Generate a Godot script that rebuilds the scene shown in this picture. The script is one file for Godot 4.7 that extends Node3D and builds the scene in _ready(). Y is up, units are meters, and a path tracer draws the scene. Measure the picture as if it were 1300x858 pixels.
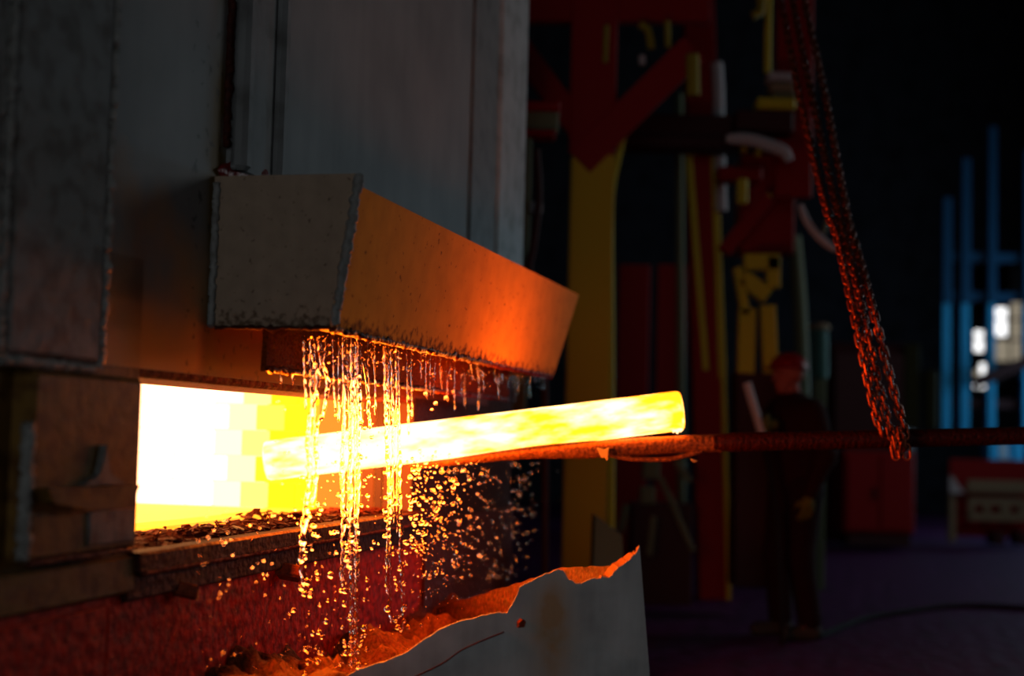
extends Node3D
# Hall of a steel works: furnace on the left with its raised door and water hood, a glowing round bar on a charging bar, dark hall behind.
# World: metres, y up. Furnace axes: s along the wall (receding), y up, o outwards.

const CAM := Vector3(0, 1.2, 0)
const FPX := 1836.0
var cam_r: Vector3
var cam_u: Vector3
var cam_f: Vector3
var FU := Vector3(0.23613, 0, -0.97172)
var FN := Vector3(0.97172, 0, 0.23613)
var FB := Vector3(-0.87117, 0, -3.4)
var FT: Transform3D
var taken := {}
var M := {}
var rng := RandomNumberGenerator.new()


# ---------------------------------------------------------------- view and places
func set_view():
	var th := atan(125.0 / FPX)
	var roll := 0.0244
	cam_f = Vector3(0, sin(th), -cos(th))
	var u0 := Vector3(0, cos(th), sin(th))
	cam_r = Vector3(1, 0, 0) * cos(roll) + u0 * sin(roll)
	cam_u = u0 * cos(roll) - Vector3(1, 0, 0) * sin(roll)
	FT = Transform3D(Basis(FU, Vector3.UP, FN), FB)


func ray(x: float, y: float) -> Vector3:
	return cam_f + cam_r * ((x - 650.0) / FPX) - cam_u * ((y - 429.0) / FPX)


func at(x: float, y: float, depth: float) -> Vector3:       # the point of the world seen at that pixel, on the upright plane z = -depth
	var d := ray(x, y)
	return CAM + d * (depth / -d.z)


func on_wall(x: float, y: float, o: float) -> Vector3:      # furnace axes of the point seen at that pixel on the plane o metres off the furnace wall
	var d := ray(x, y)
	var p := CAM + d * ((FB + FN * o - CAM).dot(FN) / d.dot(FN)) - FB
	return Vector3(p.dot(FU), p.y, o)


func on_floor(x: float, y: float) -> Vector3:
	var d := ray(x, y)
	return CAM + d * (-CAM.y / d.y)


# ---------------------------------------------------------------- naming
func numbered(called: String) -> String:
	var n: int = taken.get(called, 0)
	taken[called] = n + 1
	return called if n == 0 else "%s_%03d" % [called, n]


func tag(o: Node3D, label: String, category: String, group := "", kind := ""):
	if label: o.set_meta("label", label)
	if category: o.set_meta("category", category)
	if group: o.set_meta("group", group)
	if kind: o.set_meta("kind", kind)
	return o


func thing(called: String, label: String, category: String, where := Transform3D(), group := "") -> Node3D:
	var o := Node3D.new()
	o.name = numbered(called)
	add_child(o)
	o.transform = where
	tag(o, label, category, group)
	return o


func obj(called: String, mesh, m: Material, parent: Node = null, where := Transform3D()) -> MeshInstance3D:
	var o := MeshInstance3D.new()
	if mesh is SurfaceTool:
		mesh = mesh.commit()
	o.mesh = mesh
	o.material_override = m
	o.transform = where
	if parent == null:
		o.name = numbered(called)
		add_child(o)
	else:
		o.name = called
		parent.add_child(o, true)
	return o


func struct(called: String, mesh, m: Material, label: String, where := Transform3D()) -> MeshInstance3D:
	var o := obj(called, mesh, m, null, where)
	tag(o, label, called.split("_")[0], "", "structure")
	return o


func copy(o: Node3D, label: String, where: Transform3D) -> Node3D:
	var c := o.duplicate()
	c.name = numbered(String(o.name).rstrip("_0123456789"))
	add_child(c)
	c.transform = where
	if label: c.set_meta("label", label)
	return c


# ---------------------------------------------------------------- shapes
func mb() -> SurfaceTool:
	var st := SurfaceTool.new()
	st.begin(Mesh.PRIMITIVE_TRIANGLES)
	return st


func tri(st: SurfaceTool, a: Vector3, b: Vector3, c: Vector3, out: Vector3):     # flat triangle that faces "out"
	var n := (b - a).cross(c - a)
	if n.length_squared() < 1e-16: return
	n = n.normalized()
	if n.dot(out) < 0:
		n = -n
		var t := b
		b = c
		c = t
	for p in [a, c, b]:
		st.set_normal(n)
		st.add_vertex(p)


func quad(st: SurfaceTool, a: Vector3, b: Vector3, c: Vector3, d: Vector3, out: Vector3):
	tri(st, a, b, c, out)
	tri(st, a, c, d, out)


func quad_uv(st: SurfaceTool, ps: Array, uvs: Array, out: Vector3):
	var n: Vector3 = (ps[1] - ps[0]).cross(ps[2] - ps[0]).normalized()
	var order := [0, 2, 1, 0, 3, 2]
	if n.dot(out) < 0:
		n = -n
		order = [0, 1, 2, 0, 2, 3]
	for i in order:
		st.set_normal(n)
		st.set_uv(uvs[i])
		st.add_vertex(ps[i])


func box(st: SurfaceTool, c: Vector3, size: Vector3, bev := 0.0, xf := Transform3D()):
	var h := size / 2
	bev = minf(bev, minf(h.x, minf(h.y, h.z)) * 0.6)
	var mid := xf * c
	for ax in 3:
		for sg in [-1.0, 1.0]:
			var b := (ax + 1) % 3
			var d := (ax + 2) % 3
			var ps := []
			for q in [[-1, -1], [1, -1], [1, 1], [-1, 1]]:
				var p := Vector3.ZERO
				p[ax] = sg * h[ax]
				p[b] = q[0] * (h[b] - bev)
				p[d] = q[1] * (h[d] - bev)
				ps.append(xf * (c + p))
			quad(st, ps[0], ps[1], ps[2], ps[3], (ps[0] + ps[2]) / 2 - mid)
	if bev <= 0: return
	for ax in 3:
		var b := (ax + 1) % 3
		var d := (ax + 2) % 3
		for q in [[-1, -1], [1, -1], [1, 1], [-1, 1]]:
			var ps := []
			for e in [[-1, 0], [1, 0], [1, 1], [-1, 1]]:
				var p := Vector3.ZERO
				p[ax] = e[0] * (h[ax] - bev)
				p[b] = q[0] * (h[b] - (bev if e[1] == 0 else 0.0))
				p[d] = q[1] * (h[d] - (bev if e[1] == 1 else 0.0))
				ps.append(xf * (c + p))
			quad(st, ps[0], ps[1], ps[2], ps[3], (ps[0] + ps[2]) / 2 - mid)
	for x in [-1, 1]:
		for y in [-1, 1]:
			for z in [-1, 1]:
				var s := Vector3(x, y, z)
				var k := h - Vector3.ONE * bev
				tri(st, xf * (c + s * Vector3(h.x, k.y, k.z)), xf * (c + s * Vector3(k.x, h.y, k.z)), xf * (c + s * Vector3(k.x, k.y, h.z)), xf.basis * s)


func span(st: SurfaceTool, lo: Vector3, hi: Vector3, bev := 0.0, xf := Transform3D()):
	box(st, (lo + hi) / 2, (hi - lo).abs(), bev, xf)


func bar(st: SurfaceTool, a: Vector3, b: Vector3, w: float, t: float, side := Vector3.BACK, bev := 0.004):     # straight square bar, w across, t along "side"
	var y := (b - a).normalized()
	var x := y.cross(side).normalized()
	var z := x.cross(y)
	box(st, Vector3.ZERO, Vector3(w, (b - a).length(), t), bev, Transform3D(Basis(x, y, z), (a + b) / 2))


func ibeam(st: SurfaceTool, a: Vector3, b: Vector3, w: float, dep: float, side := Vector3.BACK):     # I section: flanges w wide, face "side"
	var y := (b - a).normalized()
	var x := y.cross(side).normalized()
	var z := x.cross(y)
	var xf := Transform3D(Basis(x, y, z), (a + b) / 2)
	var l := (b - a).length()
	for s in [-1, 1]:
		box(st, Vector3(0, 0, s * (dep / 2 - 0.01)), Vector3(w, l, 0.02), 0.003, xf)
	box(st, Vector3.ZERO, Vector3(0.016, l, dep - 0.04), 0.0, xf)


func poly(st: SurfaceTool, pts: PackedVector2Array, z0: float, z1: float, xf := Transform3D(), uv := Rect2()):   # flat outline with thickness
	pts = pts.duplicate()
	if Geometry2D.is_polygon_clockwise(pts):
		pts.reverse()
	var ids := Geometry2D.triangulate_polygon(pts)
	for z in [z0, z1]:
		var out: Vector3 = xf.basis.z * (1.0 if (z > (z0 + z1) / 2) else -1.0)
		for k in range(0, ids.size(), 3):
			var p := []
			var u := []
			for j in 3:
				var q := pts[ids[k + j]]
				p.append(xf * Vector3(q.x, q.y, z))
				u.append((q - uv.position) / uv.size if uv.size.x > 0 else q)
			var n: Vector3 = (p[1] - p[0]).cross(p[2] - p[0])
			for j in ([0, 2, 1] if n.dot(out) > 0 else [0, 1, 2]):
				st.set_normal(out.normalized())
				st.set_uv(u[j])
				st.add_vertex(p[j])
	for k in pts.size():
		var a := pts[k]
		var b := pts[(k + 1) % pts.size()]
		var e := b - a
		var out := xf.basis * Vector3(e.y, -e.x, 0)
		if out.length() < 1e-9: continue
		var ps := [xf * Vector3(a.x, a.y, z0), xf * Vector3(b.x, b.y, z0), xf * Vector3(b.x, b.y, z1), xf * Vector3(a.x, a.y, z1)]
		var u2 := [(a - uv.position) / uv.size, (b - uv.position) / uv.size] if uv.size.x > 0 else [a, b]
		quad_uv(st, ps, [u2[0], u2[1], u2[1], u2[0]], out)


func frames(path: Array, closed := false) -> Array:
	var out := []
	var n := path.size()
	var up := Vector3.UP
	var first: Vector3 = (path[1] - path[0]).normalized()
	if absf(first.dot(up)) > 0.9: up = Vector3.RIGHT
	for i in n:
		var a: Vector3 = path[(i - 1 + n) % n] if closed or i > 0 else path[0]
		var b: Vector3 = path[(i + 1) % n] if closed or i < n - 1 else path[n - 1]
		var t := (b - a).normalized()
		var x := up.cross(t)
		if x.length() < 1e-5: x = Vector3.FORWARD.cross(t)
		x = x.normalized()
		up = t.cross(x).normalized()
		out.append([x, up, t])
	return out


# tube through points with a radius at each; bump(i, k) may vary the radius; squash flattens it along its own up axis
func tube(st: SurfaceTool, path: Array, radii, sides := 10, closed := false, bump = null, squash := 1.0, uv_len := 1.0):
	var fr := frames(path, closed)
	var n := path.size()
	var rows := []
	for i in n:
		var r: float = radii if not radii is Array else radii[i]
		var row := PackedVector3Array()
		for k in sides:
			var a := TAU * k / sides
			var rr: float = r * (bump.call(i, k) if bump != null else 1.0)
			row.append(path[i] + (fr[i][0] * cos(a) + fr[i][1] * sin(a) * squash) * rr)
		rows.append(row)
	var m := mb()
	var base := 0
	for i in n:
		for k in sides + 1:
			var kk := k % sides
			var prev: PackedVector3Array = rows[(i - 1 + n) % n] if closed or i > 0 else rows[i]
			var nxt: PackedVector3Array = rows[(i + 1) % n] if closed or i < n - 1 else rows[i]
			var du := nxt[kk] - prev[kk]
			var dv: Vector3 = rows[i][(kk + 1) % sides] - rows[i][(kk - 1 + sides) % sides]
			var nn := dv.cross(du)
			if nn.dot(rows[i][kk] - path[i]) < 0: nn = -nn
			if nn.length() < 1e-12: nn = rows[i][kk] - path[i]
			m.set_normal(nn.normalized())
			m.set_uv(Vector2(uv_len * i / maxf(n - 1, 1), float(k) / sides))
			m.add_vertex(rows[i][kk])
	var last := n if closed else n - 1
	for i in last:
		for k in sides:
			var a := i * (sides + 1) + k
			var b := ((i + 1) % n) * (sides + 1) + k
			for q in [a, b, a + 1, a + 1, b, b + 1]:
				m.add_index(q)
	if not closed:
		base = n * (sides + 1)
		for e in [0, n - 1]:
			var t: Vector3 = fr[e][2] * (-1.0 if e == 0 else 1.0)
			m.set_normal(t)
			m.set_uv(Vector2(0, 0) if e == 0 else Vector2(uv_len, 0))
			m.add_vertex(path[e])
			for k in sides:
				m.set_normal(t)
				m.set_uv(Vector2(0.0 if e == 0 else uv_len, float(k) / sides))
				m.add_vertex(rows[e][k])
			for k in sides:
				var a := base + 1 + k
				var b := base + 1 + (k + 1) % sides
				for q in ([base, a, b] if e == 0 else [base, b, a]):
					m.add_index(q)
			base += sides + 1
	# make the winding clockwise seen from outside: checked once on the first side quad
	var arr := m.commit_to_arrays()
	var v: PackedVector3Array = arr[Mesh.ARRAY_VERTEX]
	var nm: PackedVector3Array = arr[Mesh.ARRAY_NORMAL]
	var ix: PackedInt32Array = arr[Mesh.ARRAY_INDEX]
	var s := 0.0
	for q in range(0, mini(ix.size(), 600), 3):
		s += (v[ix[q + 1]] - v[ix[q]]).cross(v[ix[q + 2]] - v[ix[q]]).dot(nm[ix[q]])
	if s > 0:
		for q in range(0, ix.size(), 3):
			var t := ix[q + 1]
			ix[q + 1] = ix[q + 2]
			ix[q + 2] = t
		arr[Mesh.ARRAY_INDEX] = ix
	var am := ArrayMesh.new()
	am.add_surface_from_arrays(Mesh.PRIMITIVE_TRIANGLES, arr)
	st.append_from(am, 0, Transform3D())


func smooth_path(ps: Array, step: float) -> Array:
	var c := Curve3D.new()
	c.bake_interval = step * 0.25
	for i in ps.size():
		var a: Vector3 = ps[maxi(i - 1, 0)]
		var b: Vector3 = ps[mini(i + 1, ps.size() - 1)]
		var t := (b - a) / 6.0
		c.add_point(ps[i], -t, t)
	var l := c.get_baked_length()
	var n := maxi(int(l / step), 2)
	var out := []
	for i in n + 1:
		out.append(c.sample_baked(l * i / n, true))
	return out


func weld(parent: Node, a: Vector3, b: Vector3, r: float, m: Material, sd: int, called := "weld_bead"):     # a rough, rippled run of weld metal
	var nz := FastNoiseLite.new()
	nz.seed = sd
	nz.frequency = 0.35
	var l := (b - a).length()
	var n := maxi(int(l / 0.007), 4)
	var path := []
	var radii := []
	for i in n + 1:
		var side := Vector3(nz.get_noise_2d(i * 1.1, 7), nz.get_noise_2d(i * 1.1, 91), nz.get_noise_2d(i * 1.1, 55)) * r * 0.5
		path.append(a.lerp(b, float(i) / n) + side)
		radii.append(r * (1.0 + 0.45 * nz.get_noise_2d(i * 1.7, 300)))
	var st := mb()
	tube(st, path, radii, 9, false, func(i, k): return 1.0 + 0.3 * nz.get_noise_2d(i * 1.6, k * 2.4 + 500))
	return obj(called, st, m, parent)


func lathe_cap(st: SurfaceTool, path: Array, radii: Array, sides := 32, uvl := 1.0):
	tube(st, path, radii, sides, false, null, 1.0, uvl)


func plank_box(called: String, lo: Vector3, hi: Vector3, m: Material, parent: Node, bev := 0.004, xf := Transform3D()) -> MeshInstance3D:
	var st := mb()
	span(st, lo, hi, bev, xf)
	return obj(called, st, m, parent)


# smooth union of tapered capsules, meshed by surface nets
func flesh(caps: Array, cell: float, k: float) -> ArrayMesh:
	var lo := Vector3.ONE * 1e9
	var hi := -lo
	for c in caps:
		for j in 2:
			var r: float = c[2 + j] + cell * 3
			lo = lo.min(c[j] - Vector3.ONE * r)
			hi = hi.max(c[j] + Vector3.ONE * r)
	var nx := int((hi.x - lo.x) / cell) + 2
	var ny := int((hi.y - lo.y) / cell) + 2
	var nz := int((hi.z - lo.z) / cell) + 2
	var f := PackedFloat32Array()
	f.resize(nx * ny * nz)
	f.fill(1.0)
	for c in caps:
		var a: Vector3 = c[0]
		var b: Vector3 = c[1]
		var ra: float = c[2]
		var rb: float = c[3]
		var pad := maxf(ra, rb) + k + cell * 2
		var p0 := ((a.min(b) - Vector3.ONE * pad - lo) / cell).floor().max(Vector3.ZERO)
		var p1 := ((a.max(b) + Vector3.ONE * pad - lo) / cell).ceil().min(Vector3(nx - 1, ny - 1, nz - 1))
		var ab := b - a
		var l2 := maxf(ab.length_squared(), 1e-9)
		for z in range(int(p0.z), int(p1.z) + 1):
			for y in range(int(p0.y), int(p1.y) + 1):
				for x in range(int(p0.x), int(p1.x) + 1):
					var p := lo + Vector3(x, y, z) * cell
					var t := clampf((p - a).dot(ab) / l2, 0, 1)
					var d := p.distance_to(a + ab * t) - lerpf(ra, rb, t)
					var i := (z * ny + y) * nx + x
					var e := f[i]
					var h := maxf(k - absf(d - e), 0.0) / k
					f[i] = minf(d, e) - h * h * k * 0.25
	var ids := PackedInt32Array()
	ids.resize(f.size())
	ids.fill(-1)
	var vs := PackedVector3Array()
	var offs := [0, 1, nx, nx + 1, nx * ny, nx * ny + 1, nx * ny + nx, nx * ny + nx + 1]
	var corner := [Vector3(0, 0, 0), Vector3(1, 0, 0), Vector3(0, 1, 0), Vector3(1, 1, 0), Vector3(0, 0, 1), Vector3(1, 0, 1), Vector3(0, 1, 1), Vector3(1, 1, 1)]
	var edges := [[0, 1], [2, 3], [4, 5], [6, 7], [0, 2], [1, 3], [4, 6], [5, 7], [0, 4], [1, 5], [2, 6], [3, 7]]
	for z in nz - 1:
		for y in ny - 1:
			for x in nx - 1:
				var i := (z * ny + y) * nx + x
				var neg := 0
				for o in offs:
					if f[i + o] < 0: neg += 1
				if neg == 0 or neg == 8: continue
				var s := Vector3.ZERO
				var m := 0
				for e in edges:
					var v0 := f[i + offs[e[0]]]
					var v1 := f[i + offs[e[1]]]
					if (v0 < 0) != (v1 < 0):
						s += corner[e[0]].lerp(corner[e[1]], v0 / (v0 - v1))
						m += 1
				ids[i] = vs.size()
				vs.append(lo + (Vector3(x, y, z) + s / m) * cell)
	var ix := PackedInt32Array()
	var st := [1, nx, nx * ny]
	for z in range(1, nz - 1):
		for y in range(1, ny - 1):
			for x in range(1, nx - 1):
				var i := (z * ny + y) * nx + x
				for ax in 3:
					if (f[i] < 0) == (f[i + st[ax]] < 0): continue
					var b: int = st[(ax + 1) % 3]
					var c: int = st[(ax + 2) % 3]
					var q := [ids[i], ids[i - b], ids[i - b - c], ids[i - c]]
					if q.min() < 0: continue
					if f[i] < 0:
						ix.append_array([q[0], q[2], q[1], q[0], q[3], q[2]])
					else:
						ix.append_array([q[0], q[1], q[2], q[0], q[2], q[3]])
	var nm := PackedVector3Array()
	nm.resize(vs.size())
	for t in range(0, ix.size(), 3):
		var n := (vs[ix[t + 2]] - vs[ix[t]]).cross(vs[ix[t + 1]] - vs[ix[t]])
		for j in 3:
			nm[ix[t + j]] += n
	for t in nm.size():
		nm[t] = nm[t].normalized()
	var arr := []
	arr.resize(Mesh.ARRAY_MAX)
	arr[Mesh.ARRAY_VERTEX] = vs
	arr[Mesh.ARRAY_NORMAL] = nm
	arr[Mesh.ARRAY_INDEX] = ix
	var am := ArrayMesh.new()
	am.add_surface_from_arrays(Mesh.PRIMITIVE_TRIANGLES, arr)
	return am


# ---------------------------------------------------------------- materials
func lin(r: float, g: float, b: float) -> Color:
	return Color(r, g, b).linear_to_srgb()


func noise_tex(freq: float, sd: int, ramp: Array, oct := 4, size := 512, type := FastNoiseLite.TYPE_SIMPLEX_SMOOTH) -> NoiseTexture2D:
	var n := FastNoiseLite.new()
	n.noise_type = type
	n.frequency = freq
	n.seed = sd
	n.fractal_octaves = oct
	var t := NoiseTexture2D.new()
	t.width = size
	t.height = size
	t.seamless = true
	t.noise = n
	if ramp:
		var g := Gradient.new()
		g.offsets = PackedFloat32Array(ramp.map(func(e): return e[0]))
		g.colors = PackedColorArray(ramp.map(func(e): return e[1]))
		t.color_ramp = g
	return t


func relief_tex(freq: float, sd: int, strength: float, oct := 5) -> NoiseTexture2D:
	var t := noise_tex(freq, sd, [], oct)
	t.as_normal_map = true
	t.bump_strength = strength
	return t


func mat(color: Color, rough: float, metal := 0.0, tex: Texture2D = null, normal: Texture2D = null, scale := 1.0, nscale := 1.0) -> StandardMaterial3D:
	var m := StandardMaterial3D.new()
	m.albedo_color = color
	m.roughness = rough
	m.metallic = metal
	m.metallic_specular = 0.5 if rough < 0.3 else 0.2
	if tex: m.albedo_texture = tex
	if normal:
		m.normal_enabled = true
		m.normal_texture = normal
		m.normal_scale = nscale
	if tex or normal:
		m.uv1_triplanar = true
		m.uv1_world_triplanar = true
		m.uv1_scale = Vector3.ONE * scale
	return m


func hot(r: float, g: float, b: float, tex: Texture2D = null) -> StandardMaterial3D:      # glowing refractory: gives off r, g, b (linear)
	var m := mat(lin(0.06, 0.04, 0.03), 0.9)
	var k := maxf(r, maxf(g, b))
	m.emission_enabled = true
	m.emission = lin(r / k, g / k, b / k)
	m.emission_energy_multiplier = k
	if tex:
		m.emission = Color.BLACK
		m.emission_texture = tex
	return m


# sheet metal paint with a wet grimy band along its lower edge (uv: v up from the bottom edge)
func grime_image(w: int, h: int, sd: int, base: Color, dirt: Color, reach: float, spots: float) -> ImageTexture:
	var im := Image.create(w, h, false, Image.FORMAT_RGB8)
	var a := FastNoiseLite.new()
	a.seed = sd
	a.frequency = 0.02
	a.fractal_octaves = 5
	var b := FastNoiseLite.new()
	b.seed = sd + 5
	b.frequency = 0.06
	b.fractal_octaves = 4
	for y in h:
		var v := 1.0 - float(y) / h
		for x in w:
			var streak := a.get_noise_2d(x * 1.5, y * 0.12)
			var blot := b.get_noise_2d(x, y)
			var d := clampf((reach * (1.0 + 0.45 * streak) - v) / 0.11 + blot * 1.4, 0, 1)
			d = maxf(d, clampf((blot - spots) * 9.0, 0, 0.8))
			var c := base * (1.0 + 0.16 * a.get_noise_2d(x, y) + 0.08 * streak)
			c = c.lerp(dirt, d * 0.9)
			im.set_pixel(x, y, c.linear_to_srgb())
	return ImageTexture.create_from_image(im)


# grey door plate: furnace glow and hood shade painted along its lower edge, rust run down beside the rib
func lit_rusted_plate() -> ImageTexture:
	var w := 702
	var h := 502
	var im := Image.create(w, h, false, Image.FORMAT_RGB8)
	var a := FastNoiseLite.new()
	a.seed = 90
	a.frequency = 0.012
	a.fractal_octaves = 5
	for y in h:
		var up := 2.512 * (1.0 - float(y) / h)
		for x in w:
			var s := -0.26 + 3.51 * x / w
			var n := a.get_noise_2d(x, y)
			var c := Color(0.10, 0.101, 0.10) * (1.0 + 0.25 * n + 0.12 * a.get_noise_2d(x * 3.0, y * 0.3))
			c = c.lerp(Color(0.34, 0.15, 0.03), clampf(1.0 - (up + 0.25 * n) / 0.42, 0, 1) * 0.9)  # orange glow from the furnace slot, put into the plate colour
			c = c.lerp(Color(0.045, 0.004, 0.002), 0.93 * smoothstep(0.26, 0.36, s + 0.04 * n) * (1.0 - smoothstep(0.10, 0.19, up + 0.05 * n)))  # shade below the hood, painted as dark red
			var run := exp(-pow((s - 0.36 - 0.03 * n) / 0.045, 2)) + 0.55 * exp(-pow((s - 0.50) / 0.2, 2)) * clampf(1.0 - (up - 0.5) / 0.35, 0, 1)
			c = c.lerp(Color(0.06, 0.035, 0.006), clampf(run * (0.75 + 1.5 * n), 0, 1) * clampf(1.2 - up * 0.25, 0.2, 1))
			var speck := a.get_noise_2d(x * 7.0 + 900.0, y * 7.0)
			if speck > 0.43 and up < 0.95 and absf(s - 0.5) < 0.3: c = c * 0.45
			im.set_pixel(x, y, Color(c.r, c.g, c.b).linear_to_srgb())
	return ImageTexture.create_from_image(im)


# trough sheet: dull grey with a brown run below the torn spot
func stained_sheet(at_: Vector2, aspect: float) -> ImageTexture:
	var w := 640
	var h := int(640 / aspect)
	var im := Image.create(w, h, false, Image.FORMAT_RGB8)
	var a := FastNoiseLite.new()
	a.seed = 17
	a.frequency = 0.011
	a.fractal_octaves = 5
	for y in h:
		for x in w:
			var n := a.get_noise_2d(x, y)
			var c := Color(0.165, 0.172, 0.168) * (1.0 + 0.35 * n + 0.12 * a.get_noise_2d(x * 5.0, y * 0.4))
			var d := Vector2(float(x) / w - at_.x, (float(y) / h - at_.y) / aspect)
			var run := exp(-pow(d.x / 0.04, 2)) * exp(-pow((d.y + 0.02) / (0.07 if d.y < 0 else 0.14), 2))
			c = c.lerp(Color(0.16, 0.085, 0.03), clampf(run * (0.8 + 1.2 * n), 0, 0.85))
			im.set_pixel(x, y, Color(c.r, c.g, c.b).linear_to_srgb())
	return ImageTexture.create_from_image(im)


func make_materials():
	var grey := noise_tex(0.012, 3, [[0.0, Color(0.62, 0.60, 0.58)], [0.45, Color(0.9, 0.9, 0.9)], [1.0, Color(1, 1, 1)]])
	var blotch := noise_tex(0.02, 8, [[0.0, Color(0.5, 0.4, 0.34)], [0.30, Color(0.72, 0.66, 0.62)], [0.55, Color(0.95, 0.95, 0.95)], [1.0, Color(1, 1, 1)]], 6)
	var rusty := noise_tex(0.03, 21, [[0.0, Color(0.35, 0.3, 0.28)], [0.5, Color(0.75, 0.62, 0.55)], [1.0, Color(1, 0.9, 0.82)]], 6)
	var fine := relief_tex(0.03, 4, 3.0)
	var coarse := relief_tex(0.018, 9, 9.0, 6)
	var rough_paint := relief_tex(0.05, 14, 5.0)
	M.paint = mat(lin(0.1, 0.101, 0.1), 0.55, 0.0, grey, fine, 0.9, 0.35)
	M.paint_light = mat(lin(0.25, 0.262, 0.262), 0.5, 0.0, grey, fine, 0.9, 0.3)
	M.paint_dark = mat(lin(0.07, 0.069, 0.066), 0.6, 0.0, blotch, fine, 1.1, 0.6)
	M.weld = mat(lin(0.115, 0.112, 0.104), 0.5, 0.0, grey, coarse, 3.0, 0.6)
	M.steel = mat(lin(0.16, 0.155, 0.15), 0.55, 0.3, blotch, coarse, 1.3, 0.5)
	M.sheet = mat(lin(0.165, 0.17, 0.165), 0.6, 0.0, grey, rough_paint, 1.6, 0.3)
	M.rust = mat(lin(0.15, 0.034, 0.012), 0.75, 0.0, rusty, coarse, 2.2, 1.0)
	M.rust_dark = mat(lin(0.07, 0.012, 0.005), 0.6, 0.0, rusty, coarse, 2.6, 1.2)
	M.wet_crust = mat(lin(0.055, 0.008, 0.003), 0.32, 0.0, rusty, coarse, 7.0, 1.6)
	M.wet_crust.metallic_specular = 0.18
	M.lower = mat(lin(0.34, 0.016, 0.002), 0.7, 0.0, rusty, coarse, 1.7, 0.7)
	M.slag = mat(lin(0.08, 0.022, 0.008), 0.8, 0.0, rusty, coarse, 4.0, 1.3)
	M.bar = mat(lin(0.13, 0.07, 0.035), 0.6, 0.2, rusty, coarse, 4.0, 0.8)
	M.chain = mat(lin(0.1, 0.02, 0.008), 0.35, 0.7)
	M.brick = mat(lin(0.4, 0.28, 0.2), 0.9, 0.0, rusty, coarse, 3.0, 0.6)
	M.floor = mat(lin(0.035, 0.003, 0.035), 0.6, 0.0, grey, coarse, 0.7, 0.4)
	M.hall = mat(lin(0.015, 0.014, 0.018), 0.9, 0.0, grey, null, 0.3)
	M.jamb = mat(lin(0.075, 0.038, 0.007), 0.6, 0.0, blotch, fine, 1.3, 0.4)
	M.shaft = mat(lin(0.02, 0.001, 0.001), 0.6, 0.1, rusty, coarse, 4.0, 0.8)
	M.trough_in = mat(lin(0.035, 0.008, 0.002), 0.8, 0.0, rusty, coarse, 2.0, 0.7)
	M.bg_olive = mat(lin(0.12, 0.10, 0.006), 0.6)
	M.soot = mat(lin(0.018, 0.004, 0.002), 0.9)
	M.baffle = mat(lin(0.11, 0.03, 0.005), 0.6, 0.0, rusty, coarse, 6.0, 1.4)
	M.baffle.metallic_specular = 0.06
	M.lip = mat(lin(0.085, 0.022, 0.004), 0.8)
	M.bg_dim = mat(lin(0.010, 0.009, 0.002), 0.8)
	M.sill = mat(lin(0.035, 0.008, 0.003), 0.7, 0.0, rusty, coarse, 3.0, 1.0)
	M.burnt = mat(lin(0.07, 0.004, 0.004), 0.28, 0.0, null, coarse, 5.0, 1.0)
	M.burnt.metallic_specular = 0.25
	M.bg_steel = mat(lin(0.04, 0.02, 0.015), 0.7, 0.0, rusty, null, 0.8)
	M.bg_column = mat(lin(0.24, 0.17, 0.01), 0.7)
	M.bg_red = mat(lin(0.115, 0.001, 0.002), 0.6)
	M.bg_yellow = mat(lin(0.24, 0.21, 0.008), 0.5)
	M.bg_grey = mat(lin(0.2, 0.2, 0.22), 0.5)
	M.bg_green = mat(lin(0.06, 0.07, 0.04), 0.6)
	M.bg_teal = mat(lin(0.02, 0.06, 0.055), 0.6)
	M.bg_blue = mat(lin(0.012, 0.16, 0.3), 0.5)
	M.bg_dark = mat(lin(0.022, 0.006, 0.007), 0.6)
	M.bg_black = mat(lin(0.004, 0.003, 0.004), 0.9)
	M.bg_blue_shade = mat(lin(0.003, 0.03, 0.07), 0.6)  # rack blue darkened, light fading upward put into the colour
	M.bg_slate = mat(lin(0.012, 0.035, 0.05), 0.8)
	M.bg_crate = mat(lin(0.11, 0.085, 0.055), 0.7)
	M.water = mat(Color(1, 1, 1, 0), 0.0)
	M.water.refraction_enabled = true
	M.water.refraction_scale = 0.033


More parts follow.
